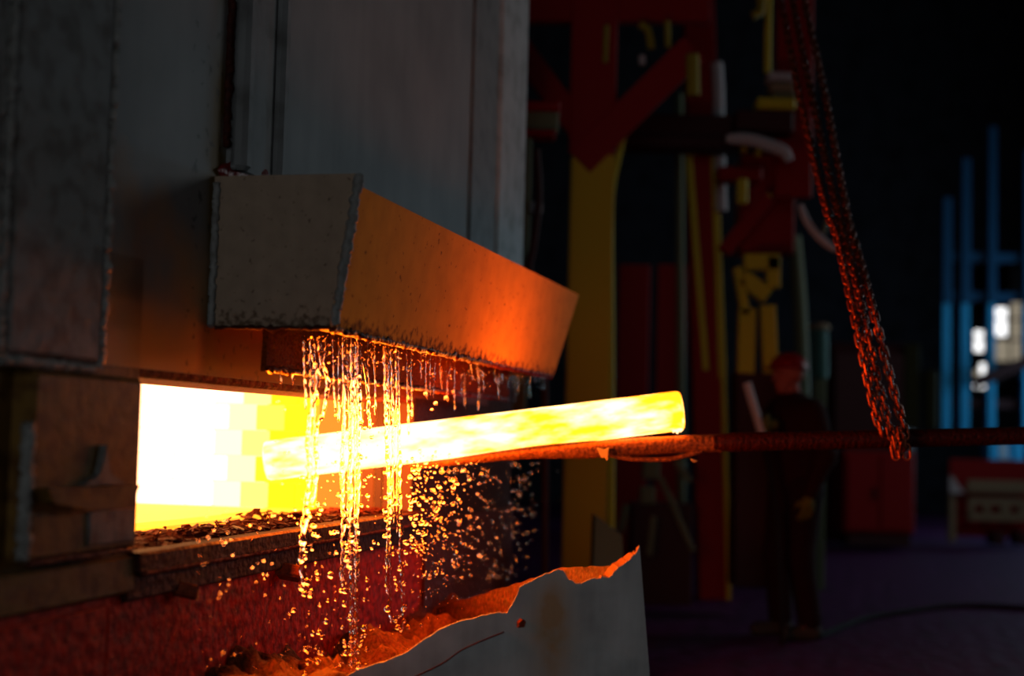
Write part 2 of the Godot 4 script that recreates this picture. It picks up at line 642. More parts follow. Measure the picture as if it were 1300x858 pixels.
# ---------------------------------------------------------------- main
func _ready():
	rng.seed = 4211
	set_view()
	# camera
	var cam := Camera3D.new()
	cam.name = "camera"
	var ca := CameraAttributesPhysical.new()
	ca.frustum_focal_length = 12.0 / (429.0 / FPX)
	ca.frustum_focus_distance = 4.35
	ca.frustum_far = 200.0
	ca.frustum_near = 0.05
	ca.exposure_aperture = 1.25
	cam.attributes = ca
	cam.transform = Transform3D(Basis(cam_r, cam_u, -cam_f), CAM)
	add_child(cam)
	cam.fov = rad_to_deg(2.0 * atan(429.0 / FPX))
	cam.current = true
	# surroundings and exposure
	var we := WorldEnvironment.new()
	we.name = "world_environment"
	var env := Environment.new()
	env.background_mode = Environment.BG_COLOR
	env.background_color = Color.BLACK
	env.tonemap_mode = Environment.TONE_MAPPER_LINEAR
	env.tonemap_exposure = 1.0
	env.sdfgi_enabled = true
	env.ssao_enabled = true
	env.ssil_enabled = true
	we.environment = env
	add_child(we)
	# light of the glowing furnace chamber, of the glowing billet and of daylight from unseen openings
	var ember := lin(1.0, 0.145, 0.003)
	area("furnace_glow", FT * Vector3(1.27, 1.11, 0.02), FN, Vector3.UP, Vector2(1.64, 0.35), ember, 24.0)
	billet_lights(ember, 1.9)
	area("unseen_back_daylight", Vector3(-0.5, 2.6, 5.6), Vector3.FORWARD, Vector3.UP, Vector2(3.6, 3.6), lin(0.88, 0.95, 1.0), 12.0)  # from an unseen gateway assumed behind the camera
	area("unseen_side_daylight", Vector3(9.75, 4.5, -11.5), Vector3.LEFT, Vector3.UP, Vector2(3.6, 2.2), lin(0.88, 0.97, 1.0), 20.0)  # from an unseen window assumed on the right
	area("added_rack_daylight", Vector3(9.75, 2.3, -19.5), Vector3.LEFT, Vector3.UP, Vector2(2.6, 2.0), lin(0.4, 0.75, 1.0), 16.0)  # added to light the blue rack, its window is unseen

	make_materials()
	hall()
	furnace()
	furnace_door()
	billet()
	charging_bar()
	trough()
	chains()
	worker()
	backdrop()
	water()


func area(called: String, where: Vector3, towards: Vector3, up: Vector3, size: Vector2, color: Color, energy: float):
	var a := AreaLight3D.new()
	a.name = called
	a.area_size = size
	a.light_color = color
	a.light_energy = energy
	a.area_range = 60.0
	a.area_attenuation = 2.0
	a.shadow_enabled = true
	var z := -towards.normalized()
	var x := up.cross(z).normalized()
	a.transform = Transform3D(Basis(x, z.cross(x), z), where)
	add_child(a)


const BILLET_A := Vector2(337, 585)
const BILLET_B := Vector2(866, 521)
const BILLET_Z := 5.25
const BILLET_R := 0.0714


func billet_lights(color: Color, energy: float):
	var a := at(BILLET_A.x, BILLET_A.y, BILLET_Z)
	var b := at(BILLET_B.x, BILLET_B.y, BILLET_Z)
	var ax := (b - a).normalized()
	var l := (b - a).length()
	var up := ax.cross(Vector3.BACK).cross(ax).normalized()
	var side := Vector3.BACK
	var u2 := side.cross(ax).normalized()
	for d in [side, -side, u2, -u2]:
		area("billet_glow", (a + b) / 2 + d * (BILLET_R + 0.004), d, (u2 if absf(d.dot(u2)) < 0.5 else side), Vector2(l, BILLET_R * 1.7), color, energy)
	up = up


# ---------------------------------------------------------------- the hall
func hall():
	var st := mb()
	span(st, Vector3(-9, -0.3, -27), Vector3(10, 0, 6.3))
	struct("floor", st, M.floor, "dark grimy concrete floor of the hall")
	st = mb()
	span(st, Vector3(-9, 11, -27), Vector3(10, 11.3, 6.3))
	struct("ceiling", st, M.hall, "dark roof high over the hall")
	st = mb()
	span(st, Vector3(-9.3, 0, -27), Vector3(-9, 11, 6.3))
	struct("wall_left", st, M.hall, "dark wall behind the furnace")
	wall_with_hole("wall_right", true, 10.0, 10.3, [[-20.9, 1.1, -18.1, 3.5], [-13.4, 3.3, -9.6, 5.7]], "dark side wall with two assumed unseen windows")
	wall_with_hole("wall_back", false, 6.0, 6.3, [[-2.4, 0.0, 1.4, 4.5]], "dark wall with an assumed unseen gateway")
	var pa := at(1233, 500, 26)
	var pb := at(1330, 330, 26)
	wall_with_hole("wall_far", false, -27.0, -26.7, [[pa.x, pa.y, minf(pb.x, 9.9), pb.y]], "dark far wall of the hall")
	# glowing panes and strips of openings out of view, assumed for daylight
	var glow := mat(Color(0.6, 0.6, 0.6), 0.5)
	glow.emission_enabled = true
	glow.emission = lin(0.85, 0.95, 1.0)
	glow.emission_energy_multiplier = 0.8
	var n := 1
	for w in [[-20.9, 1.1, -18.1, 3.5], [-13.4, 3.3, -9.6, 5.7]]:  # the first one is added to light the blue rack
		n += 1
		var t := thing("window_%d" % n, "unseen side window assumed for daylight, number %d along the side wall" % (n - 1), "window", Transform3D(Basis(), Vector3(10.1, w[1], (w[0] + w[2]) / 2)))
		t.set_meta("kind", "structure")
		var hw: float = (w[2] - w[0]) / 2
		for k in 4:
			for j in 2:
				plank_box("pane", Vector3(0, j * 1.2 + 0.04, -hw + k * hw / 2 + 0.03), Vector3(0.02, j * 1.2 + 1.17, -hw + (k + 1) * hw / 2 - 0.03), glow, t)
		for k in 5:
			plank_box("mullion", Vector3(-0.03, 0, -hw + k * hw / 2 - 0.03), Vector3(0.04, 2.4, -hw + k * hw / 2 + 0.03), M.bg_steel, t)
	var d := thing("door_1", "unseen gateway assumed for daylight, closed by glowing strips", "door", Transform3D(Basis(), Vector3(-0.5, 0, 6.1)))
	d.set_meta("kind", "structure")
	for k in 8:
		plank_box("strip", Vector3(-1.9 + k * 0.475 + 0.01, 0, 0), Vector3(-1.9 + (k + 1) * 0.475 - 0.01, 4.5, 0.015), glow, d)
	# the far window: dirty glazing with a few clear, bright panes
	var clear := mat(Color(0.8, 0.8, 0.8), 0.4)
	clear.emission_enabled = true
	clear.emission = Color(1, 1, 1)
	clear.emission_energy_multiplier = 1.6
	var tan_ := mat(lin(0.3, 0.26, 0.2), 0.5)
	tan_.emission_enabled = true
	tan_.emission = lin(1.0, 0.85, 0.62)
	tan_.emission_energy_multiplier = 0.25
	var dull := mat(lin(0.05, 0.05, 0.055), 0.5)
	var wz := 26.85
	var t := thing("window_1", "far window of small dirty panes, two of them blazing with daylight", "window", Transform3D(Basis(), Vector3(at(1280, 430, wz).x, pa.y, -wz)))
	t.set_meta("kind", "structure")
	var org := t.position
	# pane, by the pixels of two corners
	var ps := [[1263, 391, 1278, 426, clear], [1236.5, 420, 1248, 446, clear], [1281, 378, 1300, 404, tan_], [1283, 404, 1310, 430, tan_], [1264, 430, 1282, 458, tan_], [1284, 432, 1300, 458, tan_], [1244, 460, 1257, 478, clear],
		[1236, 470, 1244, 480, tan_], [1234, 482, 1256, 492, clear], [1276, 466, 1296, 480, dull], [1250, 400, 1262, 424, dull], [1300, 360, 1322, 404, tan_], [1262, 462, 1276, 486, dull], [1250, 428, 1262, 456, dull], [1300, 430, 1322, 460, tan_], [1281, 340, 1322, 376, dull]]
	for p in ps:
		var a := at(p[0], p[3], wz) - org
		var b := at(p[2], p[1], wz) - org
		plank_box("pane", Vector3(a.x, a.y, -0.01), Vector3(b.x, b.y, 0.01), p[4], t, 0.002)
	var fr := mb()
	for x in [1235, 1262, 1282, 1300]:
		var a := at(x, 500, wz) - org
		var b := at(x, 330, wz) - org
		span(fr, Vector3(a.x - 0.02, a.y, -0.02), Vector3(a.x + 0.02, b.y, 0.02))
	for y in [376, 404, 430, 460, 494]:
		var a := at(1234, y, wz) - org
		var b := at(1330, y, wz) - org
		span(fr, Vector3(a.x, a.y - 0.02, -0.022), Vector3(b.x, a.y + 0.02, 0.022))
	obj("window_frame", fr, M.bg_dark, t)


func wall_with_hole(called: String, across_x: bool, a: float, b: float, holes: Array, label: String):
	var st := mb()
	var lo := -27.0 if across_x else -9.3
	var hi := 6.3 if across_x else 10.3
	var put := func(u0, v0, u1, v1):
		if u1 - u0 < 0.001 or v1 - v0 < 0.001: return
		if across_x: span(st, Vector3(a, v0, u0), Vector3(b, v1, u1))
		else: span(st, Vector3(u0, v0, a), Vector3(u1, v1, b))
	var at_ := lo
	for h in holes:
		put.call(at_, 0.0, h[0], 11.0)
		put.call(h[0], 0.0, h[2], h[1])
		put.call(h[0], h[3], h[2], 11.0)
		at_ = h[2]
	put.call(at_, 0.0, hi, 11.0)
	struct(called, st, M.hall, label)


# ---------------------------------------------------------------- furnace
func furnace():
	var t := thing("furnace", "big steel clad furnace with a white hot slot and rusty lower wall", "furnace", FT)
	var st := mb()
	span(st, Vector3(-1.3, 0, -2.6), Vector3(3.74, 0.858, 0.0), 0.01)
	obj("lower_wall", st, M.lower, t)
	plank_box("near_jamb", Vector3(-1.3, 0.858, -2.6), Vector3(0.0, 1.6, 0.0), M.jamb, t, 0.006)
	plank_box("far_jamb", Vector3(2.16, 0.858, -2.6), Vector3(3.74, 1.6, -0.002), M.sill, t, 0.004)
	plank_box("far_shade_plate", Vector3(2.3, 0.3, 0.0), Vector3(3.74, 0.862, 0.014), M.rust_dark, t, 0.004)  # dark plate added where the far lower wall lies in shade
	plank_box("lintel", Vector3(-0.02, 1.318, -0.26), Vector3(2.2, 1.6, -0.004), M.rust, t, 0.008)
	plank_box("upper_casing", Vector3(-1.3, 1.6, -2.6), Vector3(3.72, 3.9, -0.065), M.steel, t, 0.004)
	plank_box("chamber_back", Vector3(-0.1, 0.858, -2.5), Vector3(2.2, 1.6, -2.2), hot(8, 3.6, 1.1), t, 0.0)
	plank_box("chamber_roof", Vector3(0.0, 1.5, -2.3), Vector3(2.16, 1.59, -0.27), hot(8, 3.0, 0.8), t, 0.0)
	# hearth: white hot inside, cooler towards the sill
	plank_box("hearth", Vector3(0.001, 0.858, -2.3), Vector3(2.159, 0.9, -0.56), hot(5, 1.3, 0.14), t, 0.0)
	var hs := [[-0.56, -0.42, 3.6, 1.02, 0.04], [-0.42, -0.30, 2.6, 0.62, 0.015], [-0.30, -0.20, 1.2, 0.2, 0.004], [-0.20, -0.11, 0.35, 0.035, 0.0]]
	for h in hs:
		for k in 9:
			var m := hot(h[2] * rng.randf_range(0.8, 1.15), h[3] * rng.randf_range(0.75, 1.2), h[4])
			plank_box("hearth_tile", Vector3(0.002 + k * 0.2395, 0.858, h[0] + 0.002), Vector3(0.24 + k * 0.2395 - 0.003, 0.9 + rng.randf_range(-0.003, 0.004), h[1] - 0.002), m, t, 0.003)
	plank_box("sill_bed", Vector3(0.0, 0.858, -0.11), Vector3(2.16, 0.893, -0.03), M.sill, t, 0.003)
	var lip := mb()
	span(lip, Vector3(-0.03, 0.862, -0.03), Vector3(2.45, 0.911, 0.035), 0.006)
	obj("sill_lip", lip, M.sill, t)
	lip = mb()
	span(lip, Vector3(-0.05, 0.80, -0.01), Vector3(2.9, 0.86, 0.016), 0.004)
	obj("sill_angle", lip, M.sill, t)
	weld(t, Vector3(0.0, 0.862, 0.03), Vector3(2.4, 0.862, 0.03), 0.006, M.rust, 5, "sill_weld")
	# far jamb lining: fire bricks deep inside, castable blocks and a steel edge towards the front
	var lining := mb()
	span(lining, Vector3(2.158, 0.89, -2.25), Vector3(2.165, 1.5, -0.02))
	var li := obj("jamb_lining", lining, hot(2.2, 0.55, 0.03), t)
	var dl := mb()
	span(dl, Vector3(2.157, 0.895, -2.24), Vector3(2.164, 1.49, -0.60))
	obj("mortar", dl, hot(4.0, 1.5, 0.55), li)
	for row in 6:
		var o := -2.2 + (0.0 if row % 2 == 0 else -0.058)
		while o < -0.39:
			var o1 := minf(o + 0.115, -0.384)
			var a := maxf(o, -2.2)
			if o1 - a > 0.03:
				var mid := (a + o1) / 2
				var k := clampf((-mid - 0.384) / 0.66, 0, 1)
				var dp := -mid + rng.randf_range(-0.025, 0.025)
				var e := hot(lerpf(3.0, 6.0, k), lerpf(0.98, 2.6, k), 0.004 + 1.25 * smoothstep(0.54, 0.86, dp))
				var pr := rng.randf_range(-0.006, 0.006)
				var b := mb()
				span(b, Vector3(2.146 + pr, 0.902 + row * 0.1, a + 0.0015), Vector3(2.159, 0.999 + row * 0.1, o1 - 0.0015), 0.004)
				obj("brick", b, e, li)
			o += 0.1155
	for q in [[-0.382, -0.205, 0.9, 1.42, 0.75, 0.26, 0.02], [-0.203, -0.152, 0.9, 1.42, 0.3, 0.03, 0.002], [-0.150, -0.118, 0.9, 1.42, 0.03, 0.002, 0.0], [-0.116, -0.004, 0.905, 1.318, 0.25, 0.02, 0.001]]:
		plank_box("castable_block", Vector3(2.147, q[2], q[0]), Vector3(2.16, q[3], q[1]), hot(q[4], q[5], q[6]), li, 0.004)
	# near jamb block with its ledge, ribs and weld
	var j := plank_box("jamb_block", Vector3(-0.525, 0.925, -0.01), Vector3(-0.075, 1.312, 0.05), M.jamb, t, 0.012)
	var lp := PackedVector2Array()
	for k in 13:
		var a := k / 12.0
		lp.append(Vector2(-0.49 + 0.33 * a, 1.045 - 0.018 * sin(PI * a)))
	lp.append(Vector2(-0.14, 1.072))
	lp.append(Vector2(-0.515, 1.075))
	var le := mb()
	poly(le, lp, 0.045, 0.085)
	obj("ledge", le, M.jamb, j)
	le = mb()
	span(le, Vector3(-0.30, 0.945, 0.045), Vector3(-0.10, 1.02, 0.056), 0.008)
	obj("raised_pad", le, M.paint_dark, j)
	le = mb()
	poly(le, PackedVector2Array([Vector2(-0.35, 1.075), Vector2(-0.17, 1.075), Vector2(-0.24, 1.10), Vector2(-0.26, 1.16), Vector2(-0.28, 1.10)]), 0.048, 0.066)
	obj("gusset", le, M.paint_dark, j)
	weld(j, Vector3(-0.527, 0.93, 0.042), Vector3(-0.527, 1.20, 0.042), 0.014, M.weld, 31)
	weld(j, Vector3(-0.51, 0.925, 0.045), Vector3(-0.09, 0.925, 0.045), 0.007, M.rust_dark, 32)
	# lugs and a seam on the lower wall
	for q in [[0.20, 0.80, 0.9], [0.86, 0.79, 1.15]]:
		var lg := mb()
		var bs := Basis(Vector3.FORWARD, 0.5) * Basis(Vector3.UP, 0.35)
		box(lg, Vector3.ZERO, Vector3(0.042, 0.034, 0.07) * q[2], 0.006, Transform3D(bs, Vector3(q[0] + 0.03, q[1], 0.025)))
		obj("lug", lg, M.rust, t)
	plank_box("lower_plate", Vector3(-1.25, 0.3, 0), Vector3(-0.13, 0.80, 0.014), M.lower, t, 0.005)
	weld(t, Vector3(-0.125, 0.35, 0.008), Vector3(-0.125, 0.795, 0.008), 0.008, M.lower, 37, "plate_weld")
	plank_box("lower_rib", Vector3(-1.2, 0.82, -0.005), Vector3(-0.02, 0.905, 0.02), M.jamb, t, 0.006)
	# scale on the sill: loose flakes that nobody could count, and one big pale flake
	var flake := mb()
	poly(flake, PackedVector2Array([Vector2(-0.016, -0.006), Vector2(0.004, -0.011), Vector2(0.017, -0.002), Vector2(0.011, 0.009), Vector2(-0.009, 0.011)]), -0.0015, 0.0015)
	var mm := MultiMesh.new()
	mm.transform_format = MultiMesh.TRANSFORM_3D
	mm.mesh = flake.commit()
	mm.instance_count = 3200
	for i in 3200:
		var s := rng.randf_range(0.02, 2.12)
		var o := -0.03 - rng.randf() * (0.20 + 0.07 * sin(s * 5.0) + 0.05 * sin(s * 17.0)) - (rng.randf() * 0.15 if rng.randf() < 0.15 else 0.0)
		var bs := Basis.from_euler(Vector3(-PI / 2 + rng.randfn(0, 0.45), rng.randf() * TAU, rng.randfn(0, 0.4))).scaled(Vector3.ONE * rng.randf_range(0.35, 1.25))
		mm.set_instance_transform(i, Transform3D(bs, Vector3(s, 0.902 + absf(rng.randfn(0, 0.008)), clampf(o, -0.42, -0.02))))
	var fl := MultiMeshInstance3D.new()
	fl.name = "mill_scale"
	fl.multimesh = mm
	fl.material_override = M.rust
	fl.transform = FT
	add_child(fl)
	tag(fl, "loose rusty flakes of scale heaped along the furnace sill", "scale flakes", "", "stuff")
	var big := mb()
	poly(big, PackedVector2Array([Vector2(-0.06, -0.012), Vector2(0.05, -0.022), Vector2(0.07, -0.004), Vector2(0.02, 0.016), Vector2(-0.055, 0.006)]), -0.002, 0.002)
	var bf := obj("scale_flake", big, M.bg_crate, null, FT * Transform3D(Basis.from_euler(Vector3(-1.25, 0.5, 0)), Vector3(0.74, 0.922, -0.07)))
	tag(bf, "largest pale splinter of scale lying on the furnace sill", "scale flake")


# ---------------------------------------------------------------- raised door with its water hood
func furnace_door():
	var t := thing("furnace_door", "raised grey furnace door with ribs and a water spraying hood", "furnace door", FT)
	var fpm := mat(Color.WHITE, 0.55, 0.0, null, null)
	fpm.albedo_texture = lit_rusted_plate()
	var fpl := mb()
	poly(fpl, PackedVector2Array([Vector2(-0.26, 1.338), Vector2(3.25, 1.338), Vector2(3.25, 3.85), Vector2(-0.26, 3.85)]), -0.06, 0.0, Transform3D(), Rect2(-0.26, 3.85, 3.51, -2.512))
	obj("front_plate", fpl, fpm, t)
	plank_box("edge_flange", Vector3(3.25, 1.53, -0.06), Vector3(3.764, 3.85, 0.03), M.paint_light, t, 0.01)
	plank_box("edge_strip", Vector3(2.83, 1.45, -0.02), Vector3(3.25, 3.85, 0.014), M.paint, t, 0.006)
	# the rib: a channel standing on the hood
	var r := mb()
	span(r, Vector3(0.42, 1.89, -0.01), Vector3(0.72, 3.85, 0.03), 0.006)
	var rb := obj("stiffening_rib", r, M.paint, t)
	for s in [0.42, 0.66]:
		plank_box("flange", Vector3(s, 1.89, 0.0), Vector3(s + 0.05, 3.85, 0.055), M.paint, rb, 0.012)
	weld(rb, Vector3(0.405, 1.95, 0.005), Vector3(0.405, 3.8, 0.005), 0.012, M.sill, 41)
	weld(rb, Vector3(0.72, 1.95, 0.008), Vector3(0.72, 3.8, 0.008), 0.009, M.paint_dark, 42)
	# cover boxes at the near end, with fat welds
	var c := plank_box("cover_box", Vector3(-0.645, 1.322, -0.06), Vector3(-0.27, 3.85, 0.055), M.paint_dark, t, 0.022)
	weld(c, Vector3(-0.268, 1.33, 0.04), Vector3(-0.268, 3.8, 0.04), 0.017, M.weld, 51)
	weld(c, Vector3(-0.63, 1.325, 0.04), Vector3(-0.29, 1.322, 0.04), 0.012, M.weld, 52)
	weld(c, Vector3(-0.648, 1.33, 0.04), Vector3(-0.648, 3.8, 0.04), 0.013, M.weld, 53)
	var c2 := plank_box("cover_box", Vector3(-1.25, 1.322, -0.06), Vector3(-0.675, 3.85, 0.055), M.paint_dark, t, 0.022)
	weld(c2, Vector3(-0.68, 1.33, 0.04), Vector3(-0.68, 3.8, 0.04), 0.012, M.weld, 54)
	plank_box("door_shoe", Vector3(-0.25, 1.322, -0.05), Vector3(3.2, 1.345, -0.008), M.rust_dark, t, 0.004)
	# hood: near end, front, far end and top plates, open below
	var y0 := 1.465
	var y1 := 1.86
	var hood := Node3D.new()
	hood.name = "water_hood"
	t.add_child(hood)
	var lowl := grime_image(256, 256, 3, Color(0.135, 0.095, 0.066), Color(0.035, 0.018, 0.008), 0.10, 0.50)
	var m_end := mat(Color.WHITE, 0.6)
	m_end.albedo_texture = lowl
	var m_front := mat(Color.WHITE, 0.6)
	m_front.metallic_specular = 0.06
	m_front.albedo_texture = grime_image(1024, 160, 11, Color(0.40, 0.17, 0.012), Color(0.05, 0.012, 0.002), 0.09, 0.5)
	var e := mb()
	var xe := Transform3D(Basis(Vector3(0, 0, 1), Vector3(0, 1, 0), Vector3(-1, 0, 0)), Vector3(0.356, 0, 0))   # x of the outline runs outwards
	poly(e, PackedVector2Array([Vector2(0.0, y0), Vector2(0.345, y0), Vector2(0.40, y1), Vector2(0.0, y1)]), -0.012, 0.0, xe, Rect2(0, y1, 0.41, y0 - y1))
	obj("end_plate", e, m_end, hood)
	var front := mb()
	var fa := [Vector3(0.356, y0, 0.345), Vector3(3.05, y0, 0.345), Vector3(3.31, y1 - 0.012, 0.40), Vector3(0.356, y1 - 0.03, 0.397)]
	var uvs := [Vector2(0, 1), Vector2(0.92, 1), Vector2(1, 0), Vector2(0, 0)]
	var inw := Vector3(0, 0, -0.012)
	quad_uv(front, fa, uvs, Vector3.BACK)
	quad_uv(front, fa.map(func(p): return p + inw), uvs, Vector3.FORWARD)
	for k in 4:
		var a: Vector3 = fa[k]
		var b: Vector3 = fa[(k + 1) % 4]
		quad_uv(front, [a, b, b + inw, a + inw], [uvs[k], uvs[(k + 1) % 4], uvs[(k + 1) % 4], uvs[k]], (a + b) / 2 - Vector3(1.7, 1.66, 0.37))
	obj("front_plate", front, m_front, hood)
	var fe := mb()
	quad(fe, Vector3(3.05, y0, 0.34), Vector3(3.05, y0, 0.0), Vector3(3.31, y1 - 0.012, 0.0), Vector3(3.31, y1 - 0.012, 0.395), Vector3.RIGHT)
	quad(fe, Vector3(3.04, y0, 0.34), Vector3(3.04, y0, 0.0), Vector3(3.30, y1 - 0.012, 0.0), Vector3(3.30, y1 - 0.012, 0.395), Vector3.LEFT)
	obj("far_end_plate", fe, M.paint_dark, hood)
	plank_box("top_plate", Vector3(0.36, y1 - 0.04, 0.0), Vector3(3.29, y1 - 0.03, 0.392), M.paint_dark, hood, 0.003)
	plank_box("inner_plate", Vector3(0.40, y0 + 0.11, 0.0), Vector3(3.0, y0 + 0.12, 0.335), M.soot, hood, 0.0)
	weld(hood, Vector3(0.352, y0 + 0.01, 0.346), Vector3(0.352, y1 - 0.005, 0.401), 0.013, M.weld, 61)
	weld(hood, Vector3(0.35, y0, 0.008), Vector3(0.35, y1 - 0.02, 0.008), 0.010, M.weld, 62)
	# baffle below the hood: crusted, wet, with a ragged lower edge
	var nz := FastNoiseLite.new()
	nz.seed = 77
	nz.frequency = 9.0
	var pts := PackedVector2Array([Vector2(3.02, 1.59), Vector2(0.40, 1.59)])
	for k in 131:
		var s := 0.385 + 2.66 * k / 130.0
		pts.append(Vector2(s, 1.357 + 0.012 * nz.get_noise_1d(s) + 0.006 * nz.get_noise_1d(s * 4.0 + 9.0)))
	var bf := mb()
	poly(bf, pts, 0.135, 0.15)
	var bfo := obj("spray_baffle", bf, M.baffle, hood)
	crust(bfo, Vector3(0.39, 1.36, 0.152), Vector3(3.0, 1.36, 0.152), 0.008, 81, M.wet_crust)
	crust(hood, Vector3(0.36, y0 - 0.003, 0.338), Vector3(3.04, y0 - 0.003, 0.338), 0.010, 82, M.wet_crust)
	crust(hood, Vector3(0.352, y0 - 0.002, 0.02), Vector3(0.352, y0 - 0.002, 0.335), 0.006, 83, M.soot)
	# spray pipe inside the hood
	var sp := mb()
	tube(sp, [Vector3(0.42, 1.50, 0.24), Vector3(1.6, 1.50, 0.24), Vector3(3.0, 1.50, 0.24)], 0.03, 14)
	obj("spray_pipe", sp, M.wet_crust, hood)
	# wet dark red lump put in for the dark hole burnt in the rib
	var lm := SphereMesh.new()
	lm.radius = 0.5
	lm.height = 1.0
	lm.radial_segments = 28
	lm.rings = 14
	obj("hole_lump", bumpy(lm, 0.10, 5.0, 19), M.burnt, t, Transform3D(Basis.from_scale(Vector3(0.44, 0.19, 0.07)), Vector3(0.61, 1.865, 0.0)))


func bumpy(pm: PrimitiveMesh, amount: float, freq: float, sd: int) -> ArrayMesh:
	var arr := pm.get_mesh_arrays()
	var nz := FastNoiseLite.new()
	nz.seed = sd
	nz.frequency = freq * 0.3
	var v: PackedVector3Array = arr[Mesh.ARRAY_VERTEX]
	var n: PackedVector3Array = arr[Mesh.ARRAY_NORMAL]
	for i in v.size():
		var q := v[i] * 4.0
		v[i] += n[i] * nz.get_noise_3d(q.x, q.y, q.z) * amount * 2.0
	arr[Mesh.ARRAY_VERTEX] = v
	var am := ArrayMesh.new()
	am.add_surface_from_arrays(Mesh.PRIMITIVE_TRIANGLES, arr)
	var st := mb()
	st.append_from(am, 0, Transform3D())
	st.generate_normals()
	return st.commit()


func crust(parent: Node, a: Vector3, b: Vector3, r: float, sd: int, m: Material):
	var nz := FastNoiseLite.new()
	nz.seed = sd
	nz.frequency = 0.3
	var n := int((b - a).length() / 0.008)
	var path := []
	var radii := []
	for i in n + 1:
		path.append(a.lerp(b, float(i) / n) + Vector3(0, nz.get_noise_2d(i, 3) * r * 0.7, nz.get_noise_2d(i, 33) * r * 0.5))
		radii.append(r * (0.9 + 0.9 * nz.get_noise_2d(i * 1.5, 70)))
	var st := mb()
	tube(st, path, radii, 8, false, func(i, k): return 1.0 + 0.5 * nz.get_noise_2d(i * 2.0, k * 3.0 + 200))
	obj("scale_crust", st, m, parent)


# ---------------------------------------------------------------- glowing billet on the charging bar
func billet():
	var a := at(BILLET_A.x, BILLET_A.y, BILLET_Z)
	var b := at(BILLET_B.x, BILLET_B.y, BILLET_Z)
	var w := 1024
	var h := 128
	var im := Image.create(w, h, false, Image.FORMAT_RGB8)
	var nz := FastNoiseLite.new()
	nz.seed = 5
	nz.frequency = 0.01
	nz.fractal_octaves = 5
	for y in h:
		var an := TAU * y / h
		for x in w:
			var u := float(x) / w
			var n := nz.get_noise_3d(x * 0.55, 60.0 * cos(an), 60.0 * sin(an)) + 0.45 * nz.get_noise_3d(x * 1.6, 200.0 * cos(an) + 900.0, 200.0 * sin(an))
			var k := clampf(1.2 - 0.85 * u + n * 1.35, 0, 1)
			var c := Color(1, lerpf(0.235, 0.62, k), lerpf(0.004, 0.24, pow(k, 1.4)))
			if u > 0.985: c = Color(1, 0.21, 0.01)
			im.set_pixel(x, y, c.linear_to_srgb())
	var m := hot(4.2, 1, 1, ImageTexture.create_from_image(im))
	var t := thing("billet", "white hot round steel billet resting on the charging bar", "billet", Transform3D(Basis(), a))
	var d := b - a
	var ax := d.normalized()
	var path := []
	var radii := []
	for q in [[0.0, 0.80], [0.004, 0.95], [0.012, 1.0]]:
		path.append(ax * q[0])
		radii.append(BILLET_R * q[1])
	for k in range(1, 24):
		path.append(d * (k / 24.0))
		radii.append(BILLET_R * (1.0 + 0.006 * sin(k * 1.7)))
	for q in [[-0.016, 1.0], [-0.006, 0.97], [-0.001, 0.88], [0.001, 0.6]]:
		path.append(d + ax * q[0])
		radii.append(BILLET_R * q[1])
	var st := mb()
	tube(st, path, radii, 40)
	obj("round_bar", st, m, t)
	# burr of molten scale hanging from the cut end
	var bm := hot(4.0, 1.9, 0.8)
	var bs := mb()
	for q in [[-0.012, -0.068, 0.025, 0.015], [-0.030, -0.067, 0.02, 0.012], [-0.004, -0.058, 0.026, 0.010], [-0.018, -0.075, 0.016, 0.0055], [-0.006, -0.070, 0.020, 0.005], [-0.032, -0.070, 0.012, 0.004]]:
		var p: Vector3 = d + ax * q[0] + Vector3(0, q[1], q[2])
		tube(bs, [p + Vector3(0, 0.008, 0), p, p - Vector3(0, 0.007, 0)], [q[3] * 0.5, q[3], q[3] * 0.4], 8)
	obj("end_burr", bs, bm, t)


